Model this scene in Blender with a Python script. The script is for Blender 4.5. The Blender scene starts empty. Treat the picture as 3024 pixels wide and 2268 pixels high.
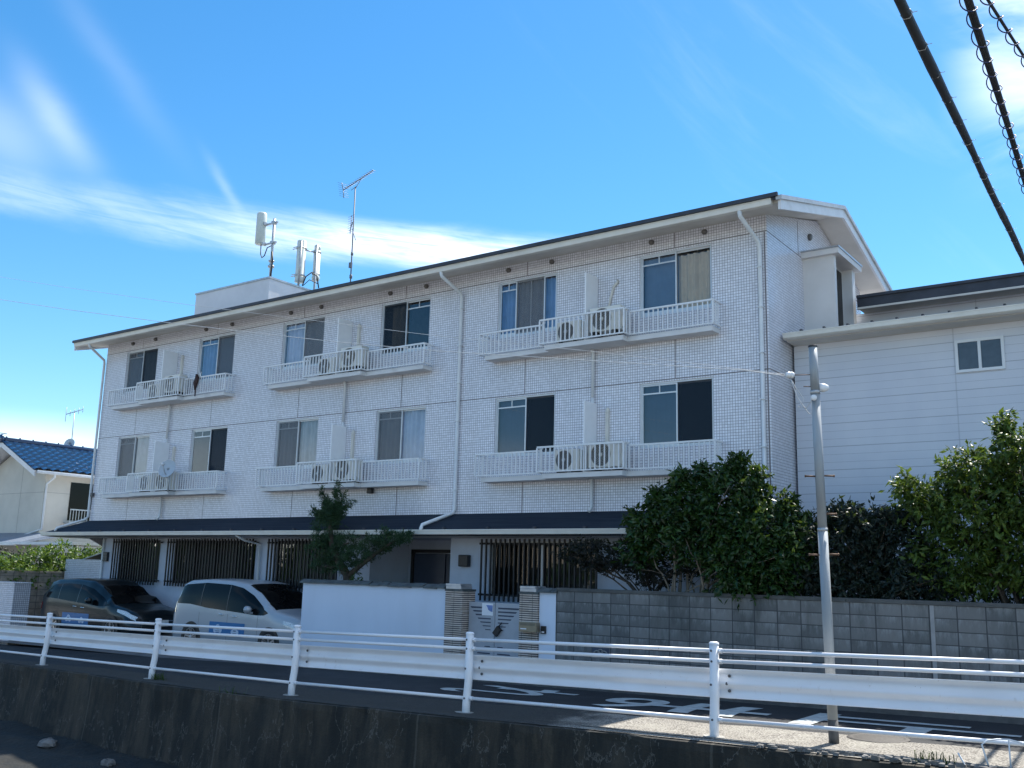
import bpy, math, random
import numpy as np
from mathutils import Vector, Matrix
random.seed(7); RNG = np.random.default_rng(7)
sc = bpy.context.scene
COL = sc.collection
R = math.radians

# ------------------------------------------------------------------ materials
class NT:
    """tiny helper that strings math nodes together"""
    def __init__(s, tree): s.t = tree; s.n = tree.nodes; s.l = tree.links
    def node(s, typ, **kw):
        nd = s.n.new(typ)
        for k, v in kw.items(): setattr(nd, k, v)
        return nd
    def set(s, sock, v):
        if hasattr(v, 'is_output'): s.l.new(v, sock)
        else: sock.default_value = v
    def m(s, op, a, b=0.0, c=None, clamp=False):
        nd = s.node('ShaderNodeMath', operation=op, use_clamp=clamp)
        s.set(nd.inputs[0], a); s.set(nd.inputs[1], b)
        if c is not None: s.set(nd.inputs[2], c)
        return nd.outputs[0]
    def mix(s, f, a, b, blend='MIX'):
        nd = s.node('ShaderNodeMix', data_type='RGBA', blend_type=blend)
        s.set(nd.inputs['Factor'], f)
        s.set(nd.inputs['A'], a if hasattr(a, 'is_output') else (*a[:3], 1)) ; s.set(nd.inputs['B'], b if hasattr(b, 'is_output') else (*b[:3], 1))
        return nd.outputs['Result']
    def noise(s, vec, scale, detail=4, rough=.55, dist=0.0):
        nd = s.node('ShaderNodeTexNoise'); nd.inputs['Scale'].default_value = scale
        nd.inputs['Detail'].default_value = detail; nd.inputs['Roughness'].default_value = rough; nd.inputs['Distortion'].default_value = dist
        if vec is not None: s.l.new(vec, nd.inputs['Vector'])
        return nd.outputs['Fac']
    def ramp(s, f, a, b):
        nd = s.node('ShaderNodeMapRange', interpolation_type='SMOOTHSTEP')
        s.set(nd.inputs['Value'], f); nd.inputs['From Min'].default_value = a; nd.inputs['From Max'].default_value = b
        return nd.outputs['Result']
    def pos(s): return s.node('ShaderNodeNewGeometry').outputs['Position']
    def objc(s): return s.node('ShaderNodeTexCoord').outputs['Object']
    def sep(s, v):
        nd = s.node('ShaderNodeSeparateXYZ'); s.l.new(v, nd.inputs[0]); return nd.outputs
    def comb(s, x, y, z):
        nd = s.node('ShaderNodeCombineXYZ'); s.set(nd.inputs[0], x); s.set(nd.inputs[1], y); s.set(nd.inputs[2], z); return nd.outputs[0]
    def scale(s, v, sx, sy, sz):
        o = s.sep(v); return s.comb(s.m('MULTIPLY', o[0], sx), s.m('MULTIPLY', o[1], sy), s.m('MULTIPLY', o[2], sz))
    def bump(s, h, strength, dist=.01):
        nd = s.node('ShaderNodeBump'); s.l.new(h, nd.inputs['Height'])
        nd.inputs['Strength'].default_value = strength; nd.inputs['Distance'].default_value = dist; return nd.outputs[0]
    def wall_uv(s):
        """along-wall coordinate and height for axis-aligned walls"""
        g = s.node('ShaderNodeNewGeometry'); p = s.sep(g.outputs['Position']); n = s.sep(g.outputs['True Normal'])
        ax = s.m('GREATER_THAN', s.m('ABSOLUTE', n[0]), .7)
        u = s.m('ADD', s.m('MULTIPLY', p[0], s.m('SUBTRACT', 1, ax)), s.m('MULTIPLY', p[1], ax))
        return u, p[2], g.outputs['Position']

def newmat(name):
    m = bpy.data.materials.new(name); m.use_nodes = True
    nt = NT(m.node_tree); b = m.node_tree.nodes['Principled BSDF']
    return m, nt, b

def plain(name, col, rough=.6, metal=0.0, var=.12, scale=6.0, spec=.5, bump=0.0, bscale=60, dirt=None, dirtamt=.4, stretch=None, coat=0):
    m, nt, b = newmat(name)
    p = nt.pos()
    if stretch: p = nt.scale(p, *stretch)
    n = nt.noise(p, scale, 5)
    lo = tuple(c * (1 - var) for c in col); hi = tuple(min(1, c * (1 + var)) for c in col)
    c = nt.mix(nt.ramp(n, .3, .7), lo, hi)
    if dirt:
        c = nt.mix(nt.m('MULTIPLY', nt.ramp(nt.noise(p, scale * .45, 6, .65), .5, .75), dirtamt), c, dirt)
    nt.set(b.inputs['Base Color'], c)
    b.inputs['Roughness'].default_value = rough; b.inputs['Metallic'].default_value = metal
    b.inputs['Specular IOR Level'].default_value = spec
    if coat: b.inputs['Coat Weight'].default_value = coat; b.inputs['Coat Roughness'].default_value = .03
    if bump: nt.set(b.inputs['Normal'], nt.bump(nt.noise(nt.pos(), bscale, 3), bump))
    return m

def tile_mat(name, pitch, grout_w, tile, grout, var=.1):
    m, nt, b = newmat(name)
    u, z, p = nt.wall_uv()
    a = nt.m('DIVIDE', u, pitch); c = nt.m('DIVIDE', z, pitch)
    fu = nt.m('FRACT', a); fz = nt.m('FRACT', c)
    g = nt.m('MAXIMUM', nt.m('LESS_THAN', fu, grout_w), nt.m('LESS_THAN', fz, grout_w))
    wn = nt.node('ShaderNodeTexWhiteNoise', noise_dimensions='2D')
    nt.l.new(nt.comb(nt.m('FLOOR', a), nt.m('FLOOR', c), 0), wn.inputs['Vector'])
    tone = nt.mix(wn.outputs['Value'], tuple(t * (1 - var) for t in tile), tuple(min(1, t * (1 + var * .6)) for t in tile))
    st = nt.ramp(nt.noise(nt.scale(p, 1.2, 1.2, .25), 1.4, 5, .6), .45, .8)
    tone = nt.mix(nt.m('MULTIPLY', st, .18), tone, (.42, .38, .34))
    nt.set(b.inputs['Base Color'], nt.mix(g, tone, grout))
    nt.set(b.inputs['Roughness'], nt.m('ADD', nt.m('MULTIPLY', g, .5), .22))
    nt.set(b.inputs['Normal'], nt.bump(nt.m('SUBTRACT', 1, g), .35, .003))
    return m

M = {}
M['tile'] = tile_mat('white_mosaic_tile', .056, .15, (.80, .81, .865), (.25, .24, .28))
M['tile_shaded'] = tile_mat('shaded_mosaic_tile', .056, .16, (.55, .57, .62), (.10, .11, .14))
M['plaster'] = plain('pale_plaster', (.52, .57, .66), .85, var=.06, scale=1.5, dirt=(.35, .35, .36), dirtamt=.25, bump=.08)
M['whitewall'] = plain('pale_blue_white_painted_wall', (.66, .74, .87), .8, var=.035, scale=1.2, dirt=(.45, .45, .46), dirtamt=.18, stretch=(1, 1, .3), bump=.12, bscale=90)
M['soffit'] = plain('cream_soffit_paint', (.66, .63, .58), .8, var=.06, scale=2, dirt=(.4, .36, .3), dirtamt=.3)
M['gutter'] = plain('cream_gutter_plastic', (.72, .70, .64), .45, var=.05, scale=3, dirt=(.42, .38, .32), dirtamt=.25)
M['fascia'] = plain('white_fascia_paint', (.74, .74, .75), .55, var=.05, scale=3, dirt=(.4, .36, .32), dirtamt=.35)
M['pipe'] = plain('white_pipe_plastic', (.70, .73, .75), .4, var=.05, scale=4, dirt=(.5, .47, .42), dirtamt=.2)
M['duct'] = plain('cream_duct_plastic', (.66, .64, .58), .5, var=.05, scale=4)
M['roof_dark'] = plain('dark_roof_metal', (.035, .04, .055), .5, var=.2, scale=3)
M['white_metal'] = plain('white_painted_metal', (.76, .78, .80), .42, var=.03, scale=5)
M['panel_white'] = plain('white_divider_board', (.84, .86, .88), .5, var=.02)
M['slab'] = plain('balcony_slab_paint', (.68, .68, .68), .75, var=.05, scale=2.5, dirt=(.36, .33, .3), dirtamt=.35)
M['frame'] = plain('aluminium_window_frame', (.62, .64, .66), .35, metal=.3, var=.04)
M['frame_dark'] = plain('bronze_window_frame', (.03, .027, .026), .5)
M['bars'] = plain('dark_bronze_bars', (.012, .012, .014), .5, var=.2)
M['ac'] = plain('ac_ivory_steel', (.72, .70, .64), .45, var=.04, scale=4, dirt=(.45, .4, .33), dirtamt=.3)
M['ac_dark'] = plain('ac_fan_recess', (.10, .10, .10), .5)
M['black'] = plain('black_plastic', (.015, .016, .018), .4)
M['rubber'] = plain('rubber', (.016, .016, .017), .8)
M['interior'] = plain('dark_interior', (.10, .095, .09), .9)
M['antenna'] = plain('antenna_grey_plastic', (.55, .60, .57), .5, var=.05)
M['galv'] = plain('galvanised_steel', (.45, .47, .48), .45, metal=.55, var=.12, scale=9)
M['pole'] = plain('galvanised_pole_steel', (.33, .36, .38), .55, metal=.15, var=.14, scale=5, dirt=(.28, .27, .26), dirtamt=.5, stretch=(1, 1, .25))
M['pole_dark'] = plain('painted_pole_base', (.085, .085, .085), .7, var=.3, scale=7)
M['rust'] = plain('rusty_bolt_steel', (.14, .085, .055), .7, metal=.3, var=.3)
M['bolt'] = plain('dull_bolt_steel', (.12, .12, .13), .5, metal=.6)
M['stucco'] = plain('white_stucco', (.70, .69, .68), .9, var=.04, scale=2, dirt=(.45, .42, .38), dirtamt=.2, bump=.15, bscale=80)
M['concrete_box'] = plain('painted_concrete', (.66, .67, .70), .85, var=.05, scale=1.5, dirt=(.42, .42, .42), dirtamt=.3)
M['house_wall'] = plain('cream_house_render', (.60, .57, .50), .9, var=.05, scale=1.4, dirt=(.4, .37, .32), dirtamt=.2)
M['coping'] = plain('slate_coping_tile', (.06, .075, .08), .5, var=.35, scale=6, bump=.3, bscale=30)
M['gate'] = plain('grey_gate_aluminium', (.40, .43, .48), .5, metal=.2, var=.06, scale=5, dirt=(.3, .3, .3), dirtamt=.25)
M['slot'] = plain('gate_slot_shadow_panel', (.05, .065, .10), .6)
M['brass'] = plain('aged_brass_box', (.30, .26, .19), .4, metal=.6, var=.12)
M['paper'] = plain('white_paper', (.78, .80, .84), .7, var=.03)
M['poster_blue'] = plain('poster_blue_print', (.16, .24, .50), .6, var=.2)
M['sticker'] = plain('blue_sticker', (.004, .15, .38), .35, var=.05)
M['sticker_cloud'] = plain('pale_blue_sticker_cloud', (.50, .60, .74), .4, var=.05)
M['sticker_text'] = plain('sticker_print', (.05, .12, .22), .5)
M['guard'] = plain('white_guardrail_paint', (.84, .85, .88), .32, var=.03, scale=3, dirt=(.50, .47, .44), dirtamt=.25, stretch=(.3, .3, 1))
def guardmat():
    m, nt, b = newmat('white_guardrail_paint'); p = nt.pos()
    c = nt.mix(nt.ramp(nt.noise(nt.scale(p, .4, .4, 1), 3, 5), .35, .75), (.86, .87, .90), (.78, .78, .80))
    c = nt.mix(nt.m('MULTIPLY', nt.ramp(nt.noise(nt.scale(p, 1, 1, .35), 11, 6, .7), .60, .74), .35), c, (.48, .40, .33))
    c = nt.mix(nt.m('MULTIPLY', nt.ramp(nt.noise(p, 38, 3, .6), .70, .76), .7), c, (.25, .16, .11))
    nt.set(b.inputs['Base Color'], c); b.inputs['Roughness'].default_value = .33; return m
M['guard'] = guardmat()
M['cable'] = plain('black_cable_sheath', (.028, .029, .030), .6)
M['wire_white'] = plain('pale_wire', (.50, .52, .53), .5)
M['wire_blue'] = plain('blue_spiral_wire', (.02, .03, .10), .5)
M['cloth_dark'] = plain('dark_brown_cloth', (.045, .025, .025), .95, var=.3, scale=20)
M['dish'] = plain('dish_grey_paint', (.44, .50, .56), .5, var=.04)
M['steel'] = plain('pillar_cap_steel', (.45, .47, .50), .35, metal=.6)
M['bark'] = plain('bark', (.07, .055, .042), .95, var=.4, scale=14, stretch=(1, 1, .3), bump=.4)
M['bark_pale'] = plain('pale_bark', (.20, .17, .13), .9, var=.35, scale=14, stretch=(1, 1, .3), bump=.3)
M['paint_line'] = plain('worn_road_paint', (.44, .48, .48), .8, var=.15, scale=9, dirt=(.12, .12, .12), dirtamt=.5)
M['iron'] = plain('cast_iron', (.055, .05, .045), .7, var=.3, scale=30)
M['rock'] = plain('rock', (.17, .165, .155), .9, var=.3, scale=8, bump=.5, bscale=14)

def leafmat(name, a, b_, rough=.45, trans=.25):
    m, nt, b = newmat(name)
    r = nt.node('ShaderNodeNewGeometry').outputs['Random Per Island']
    at = nt.node('ShaderNodeAttribute', attribute_name='tone').outputs['Fac']
    c = nt.mix(nt.m('ADD', nt.m('MULTIPLY', r, .35), nt.m('MULTIPLY', nt.m('POWER', at, 1.6), .75), clamp=True), a, b_)
    nt.set(b.inputs['Base Color'], c)
    b.inputs['Roughness'].default_value = rough; b.inputs['Specular IOR Level'].default_value = .35
    tl = nt.node('ShaderNodeBsdfTranslucent'); nt.set(tl.inputs['Color'], nt.mix(.5, c, (.22, .32, .03)))
    mx = nt.node('ShaderNodeMixShader'); mx.inputs[0].default_value = trans
    nt.l.new(b.outputs[0], mx.inputs[1]); nt.l.new(tl.outputs[0], mx.inputs[2])
    nt.l.new(mx.outputs[0], m.node_tree.nodes['Material Output'].inputs[0])
    return m
M['leaf_glossy'] = leafmat('glossy_green_leaf', (.010, .030, .009), (.040, .088, .022), .26, .20)
M['leaf_bright'] = leafmat('bright_green_leaf', (.018, .044, .009), (.105, .165, .028), .36, .32)
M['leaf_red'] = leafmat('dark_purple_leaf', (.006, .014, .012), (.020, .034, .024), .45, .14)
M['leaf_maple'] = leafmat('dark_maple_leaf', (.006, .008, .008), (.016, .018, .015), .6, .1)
M['leaf_conifer'] = leafmat('conifer_needle', (.012, .040, .020), (.045, .10, .04), .5, .12)
M['leaf_hedge'] = leafmat('hedge_leaf', (.05, .11, .018), (.14, .22, .04), .4, .35)

def glass(name, tint, refl=1.0):
    m, nt, b = newmat(name)
    tr = nt.node('ShaderNodeBsdfTransparent'); tr.inputs[0].default_value = (*tint, 1)
    gl = nt.node('ShaderNodeBsdfGlossy'); gl.inputs['Roughness'].default_value = .015; gl.inputs['Color'].default_value = (.95, .97, 1, 1)
    fr = nt.node('ShaderNodeFresnel'); fr.inputs['IOR'].default_value = 1.52
    mx = nt.node('ShaderNodeMixShader'); nt.set(mx.inputs[0], nt.m('MULTIPLY', fr.outputs[0], 1.7 * refl, clamp=True))
    nt.l.new(tr.outputs[0], mx.inputs[1]); nt.l.new(gl.outputs[0], mx.inputs[2])
    nt.l.new(mx.outputs[0], m.node_tree.nodes['Material Output'].inputs[0]); return m
M['glass'] = glass('window_glass', (.84, .85, .85))
M['glass_dark'] = glass('tinted_glass', (.05, .06, .07))
M['glass_car'] = glass('car_windscreen_glass', (.30, .36, .38))
def screen(name, col, open_):
    m, nt, b = newmat(name)
    b.inputs['Base Color'].default_value = (*col, 1); b.inputs['Roughness'].default_value = .9
    tr = nt.node('ShaderNodeBsdfTransparent'); mx = nt.node('ShaderNodeMixShader'); mx.inputs[0].default_value = open_
    nt.l.new(b.outputs[0], mx.inputs[1]); nt.l.new(tr.outputs[0], mx.inputs[2])
    nt.l.new(mx.outputs[0], m.node_tree.nodes['Material Output'].inputs[0]); return m
M['screen'] = screen('grey_insect_screen', (.15, .16, .18), .50)
M['screen_dark'] = screen('dark_insect_screen', (.006, .016, .030), .30)
M['cur_blue'] = plain('blue_curtain', (.26, .42, .68), .9, var=.1, scale=4)
M['cur_pale'] = plain('pale_blue_curtain', (.66, .72, .86), .9, var=.08, scale=4)
M['cur_grey'] = plain('grey_curtain', (.56, .58, .62), .9, var=.08, scale=4)
M['cur_beige'] = plain('beige_curtain', (.78, .66, .49), .9, var=.08, scale=4)
M['cur_slate'] = plain('slate_blind', (.20, .29, .42), .8, var=.06, scale=4)
M['cur_navy'] = plain('navy_blind', (.05, .085, .16), .8, var=.06, scale=4)
M['blind'] = plain('louvre_blind', (.17, .165, .14), .8, var=.06, scale=4)

def carpaint(name, col, metal, rough=.28):
    m, nt, b = newmat(name)
    n = nt.noise(nt.pos(), 300, 2)
    nt.set(b.inputs['Base Color'], nt.mix(n, tuple(c * .9 for c in col), tuple(c * 1.1 for c in col)))
    b.inputs['Metallic'].default_value = metal; b.inputs['Roughness'].default_value = rough
    b.inputs['Coat Weight'].default_value = .22; b.inputs['Specular IOR Level'].default_value = .35; b.inputs['Coat Roughness'].default_value = .03; return m
M['car_silver'] = carpaint('silver_car_paint', (.40, .435, .475), .15)
M['car_dark'] = carpaint('dark_grey_green_car_paint', (.008, .013, .016), .05)
M['car_glass'] = plain('black_privacy_glass', (.004, .005, .006), .05, var=.0, spec=.16)
M['chrome'] = plain('chrome_trim', (.7, .7, .7), .12, metal=1)
M['lamp_clear'] = plain('headlight_lens', (.60, .64, .66), .12, var=.3, scale=40, coat=1)
M['lamp_red'] = plain('red_tail_lens', (.30, .012, .012), .2)
M['alloy'] = plain('alloy_rim', (.45, .46, .48), .3, metal=.8)
M['plate'] = plain('number_plate', (.75, .76, .74), .5)

# asphalt / ground / blocks / siding / roof tiles
def asphalt():
    m, nt, b = newmat('asphalt_road'); p = nt.pos(); o = nt.sep(p)
    n = nt.noise(p, 2.2, 6, .6); f = nt.noise(p, 120, 2, .6)
    pt = nt.ramp(nt.noise(p, .55, 3, .5), .52, .56)
    base = nt.mix(nt.ramp(n, .3, .75), (.012, .014, .018), (.026, .028, .032))
    base = nt.mix(nt.m('MULTIPLY', nt.ramp(f, .55, .7), .5), base, (.07, .068, .066))
    base = nt.mix(nt.m('MULTIPLY', pt, .35), base, (.006, .007, .009))
    nt.set(b.inputs['Base Color'], base); b.inputs['Roughness'].default_value = .85
    nt.set(b.inputs['Normal'], nt.bump(f, .5, .006)); return m
def strip():
    m, nt, b = newmat('gravelly_concrete_edge'); p = nt.pos(); o = nt.sep(p)
    f = nt.noise(p, 42, 4, .75); n = nt.noise(p, 3.0, 6, .6); v = nt.node('ShaderNodeTexVoronoi'); v.inputs['Scale'].default_value = 55; nt.l.new(p, v.inputs['Vector'])
    c = nt.mix(nt.ramp(f, .38, .60), (.07, .06, .05), (.40, .375, .33))
    c = nt.mix(nt.m('MULTIPLY', nt.ramp(v.outputs['Distance'], .0, .22), -.5), c, (.5, .48, .44))
    c = nt.mix(nt.m('MULTIPLY', nt.ramp(n, .45, .7), .45), c, (.42, .40, .34))
    dark = nt.ramp(nt.m('ADD', o[0], nt.m('MULTIPLY', n, 2.0)), 23.3, 22.4)  # building shadow put into the colour: edge goes dark left of the corner
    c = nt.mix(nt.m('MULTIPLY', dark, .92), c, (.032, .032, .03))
    nt.set(b.inputs['Base Color'], c); b.inputs['Roughness'].default_value = .95
    nt.set(b.inputs['Normal'], nt.bump(nt.m('ADD', f, nt.m('MULTIPLY', v.outputs['Distance'], .8)), .9, .012)); return m
def blockmat():
    m, nt, b = newmat('concrete_block'); u, z, p = nt.wall_uv()
    P_, H_ = .375, .184
    a = nt.m('DIVIDE', nt.m('SUBTRACT', u, 19.2), P_); c = nt.m('DIVIDE', nt.m('SUBTRACT', z, 1.772), H_)
    fu = nt.m('FRACT', a); fz = nt.m('FRACT', c)
    j = nt.m('MAXIMUM', nt.m('LESS_THAN', fu, .045), nt.m('LESS_THAN', fz, .07))
    wn = nt.node('ShaderNodeTexWhiteNoise', noise_dimensions='2D'); nt.l.new(nt.comb(nt.m('FLOOR', a), nt.m('FLOOR', c), 0), wn.inputs['Vector'])
    tone = nt.mix(wn.outputs['Value'], (.105, .112, .115), (.185, .19, .19))
    # pale lime bloom running down from the top of each block
    bl = nt.m('MULTIPLY', nt.ramp(nt.noise(nt.scale(p, 4, 4, 1.2), 3, 6, .7), .42, .66), nt.m('POWER', fz, 1.6))
    tone = nt.mix(nt.m('MULTIPLY', bl, .8), tone, (.28, .30, .31))
    st = nt.ramp(nt.noise(nt.scale(p, 1.5, 1.5, .35), 1.6, 6, .65), .46, .74)
    tone = nt.mix(nt.m('MULTIPLY', st, .75), tone, (.05, .058, .055))
    nt.set(b.inputs['Base Color'], nt.mix(nt.m('MULTIPLY', j, .85), tone, (.045, .05, .055))); b.inputs['Roughness'].default_value = .95
    nt.set(b.inputs['Normal'], nt.bump(nt.m('ADD', nt.m('SUBTRACT', 1, j), nt.m('MULTIPLY', nt.noise(p, 60, 3), .3)), .7, .008)); return m
def boundary_block():
    m, nt, b = newmat('weathered_boundary_block'); u, z, p = nt.wall_uv()
    a = nt.m('DIVIDE', u, .4); c = nt.m('DIVIDE', z, .2)
    j = nt.m('MAXIMUM', nt.m('LESS_THAN', nt.m('FRACT', a), .04), nt.m('LESS_THAN', nt.m('FRACT', c), .07))
    n = nt.noise(p, 5, 5, .6)
    c_ = nt.mix(nt.ramp(n, .3, .7), (.22, .19, .15), (.36, .31, .25))
    nt.set(b.inputs['Base Color'], nt.mix(j, c_, (.10, .09, .08))); b.inputs['Roughness'].default_value = .95
    nt.set(b.inputs['Normal'], nt.bump(nt.m('SUBTRACT', 1, j), .6, .008)); return m
def channelmat():
    m, nt, b = newmat('mossy_channel_concrete'); p = nt.pos(); o = nt.sep(p)
    s = nt.noise(nt.scale(p, 1, 1, .12), 2.2, 8, .68); s2 = nt.noise(nt.scale(p, 1, 1, .3), 6, 6, .65); s3 = nt.noise(nt.scale(p, 1, 1, .06), 7, 4, .6)
    c = nt.mix(nt.ramp(s, .35, .66), (.017, .018, .016), (.075, .062, .045))
    c = nt.mix(nt.m('MULTIPLY', nt.ramp(s2, .52, .75), .6), c, (.11, .09, .06))
    c = nt.mix(nt.m('MULTIPLY', nt.ramp(s3, .52, .75), .5), c, (.010, .013, .013))
    bl = nt.noise(nt.scale(p, 1, 1, .8), .8, 5, .6); c = nt.mix(nt.m('MULTIPLY', nt.ramp(bl, .42, .62), .7), c, (.018, .020, .018)); c = nt.mix(nt.m('MULTIPLY', nt.ramp(nt.noise(nt.scale(p, 1, 1, .7), 1.9, 6, .65), .56, .72), .6), c, (.085, .070, .050))
    sm = nt.m('LESS_THAN', nt.m('ABSOLUTE', nt.m('SUBTRACT', nt.m('FRACT', nt.m('DIVIDE', nt.m('ADD', o[0], nt.m('MULTIPLY', s2, .04)), 4.35)), .55)), .004); c = nt.mix(nt.m('MULTIPLY', sm, .5), c, (.12, .11, .09))
    cr = nt.m('ABSOLUTE', nt.m('SUBTRACT', nt.noise(nt.scale(p, 1.2, 1.2, .6), 1.1, 7, .6), .5))
    c = nt.mix(nt.m('MULTIPLY', nt.m('LESS_THAN', cr, .0035), .55), c, (.16, .15, .13))
    nt.set(b.inputs['Base Color'], c); b.inputs['Roughness'].default_value = .9
    nt.set(b.inputs['Normal'], nt.bump(nt.m('ADD', s2, nt.noise(p, 30, 4)), .5, .02)); return m
def bedmat():
    m, nt, b = newmat('channel_mud_bed'); p = nt.pos(); n = nt.noise(nt.scale(p, .5, 1, 1), 2.5, 7, .65)
    nt.set(b.inputs['Base Color'], nt.mix(nt.ramp(n, .35, .7), (.008, .009, .008), (.026, .025, .021))); nt.set(b.inputs['Roughness'], nt.m('ADD', .45, nt.m('MULTIPLY', n, .8)))
    nt.set(b.inputs['Normal'], nt.bump(nt.noise(p, 6, 6), .7, .05)); return m
def siding():
    m, nt, b = newmat('white_lap_siding'); p = nt.pos(); o = nt.sep(p)
    c = nt.m('DIVIDE', nt.m('SUBTRACT', o[2], 3.71), .1492); f = nt.m('FRACT', c)
    big = nt.m('LESS_THAN', nt.m('FRACT', nt.m('DIVIDE', nt.m('SUBTRACT', o[2], 3.71), .4476)), .333)
    ln = nt.m('LESS_THAN', f, nt.m('ADD', .035, nt.m('MULTIPLY', big, .05)))
    vj = nt.m('LESS_THAN', nt.m('ABSOLUTE', nt.m('SUBTRACT', o[0], 25.45)), .012)
    ln = nt.m('MAXIMUM', ln, nt.m('MULTIPLY', vj, .45))
    n = nt.noise(nt.scale(p, .6, .6, .4), 1.5, 5)
    t = nt.mix(nt.ramp(n, .3, .75), (.62, .65, .72), (.70, .725, .78))
    nt.set(b.inputs['Base Color'], nt.mix(nt.m('MULTIPLY', ln, .6), t, (.22, .24, .28))); b.inputs['Roughness'].default_value = .55
    nt.set(b.inputs['Normal'], nt.bump(nt.m('ADD', nt.m('MULTIPLY', f, -.4), nt.m('MULTIPLY', nt.m('SUBTRACT', 1, ln), .8)), .4, .006)); return m
def rooftile():
    m, nt, b = newmat('blue_glazed_roof_tile'); p = nt.pos()
    n = nt.noise(p, 9, 3)
    nt.set(b.inputs['Base Color'], nt.mix(n, (.008, .028, .075), (.016, .05, .12))); b.inputs['Roughness'].default_value = .14
    b.inputs['Coat Weight'].default_value = .6; return m
def canopyroof():
    m, nt, b = newmat('dark_slate_canopy'); p = nt.pos(); o = nt.sep(p)
    n = nt.noise(nt.scale(p, .25, 4, 4), 3, 5, .6)
    nt.set(b.inputs['Base Color'], nt.mix(nt.ramp(n, .3, .7), (.012, .020, .034), (.026, .036, .052))); b.inputs['Roughness'].default_value = .85; b.inputs['Specular IOR Level'].default_value = .2
    return m
def brickmat():
    m, nt, b = newmat('striped_brick_tile'); u, z, p = nt.wall_uv()
    c = nt.m('DIVIDE', z, .0395); j = nt.m('LESS_THAN', nt.m('FRACT', c), .40)
    v = nt.m('LESS_THAN', nt.m('FRACT', nt.m('DIVIDE', nt.m('SUBTRACT', u, 16.62), .232)), .03)
    j = nt.m('MAXIMUM', j, v)
    wn = nt.node('ShaderNodeTexWhiteNoise', noise_dimensions='2D'); nt.l.new(nt.comb(nt.m('FLOOR', c), nt.m('FLOOR', nt.m('DIVIDE', u, .23)), 0), wn.inputs['Vector'])
    nt.set(b.inputs['Base Color'], nt.mix(j, nt.mix(wn.outputs['Value'], (.50, .42, .36), (.66, .58, .52)), (.022, .024, .03))); b.inputs['Roughness'].default_value = .6
    nt.set(b.inputs['Normal'], nt.bump(nt.m('SUBTRACT', 1, j), .8, .01)); return m
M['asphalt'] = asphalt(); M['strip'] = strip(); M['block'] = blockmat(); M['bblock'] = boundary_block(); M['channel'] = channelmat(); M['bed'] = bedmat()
M['siding'] = siding(); M['rooftile'] = rooftile(); M['canopy'] = canopyroof(); M['brick'] = brickmat()
M['ground'] = plain('pale_gravel_ground', (.27, .265, .25), .95, var=.3, scale=1.2, bump=.5, bscale=20)
M['forecourt'] = plain('forecourt_concrete', (.13, .13, .13), .9, var=.2, scale=1.5, dirt=(.06, .06, .06), dirtamt=.5)
M['block_cap'] = plain('block_wall_coping', (.085, .09, .09), .95, var=.25, scale=4, bump=.3)

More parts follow.
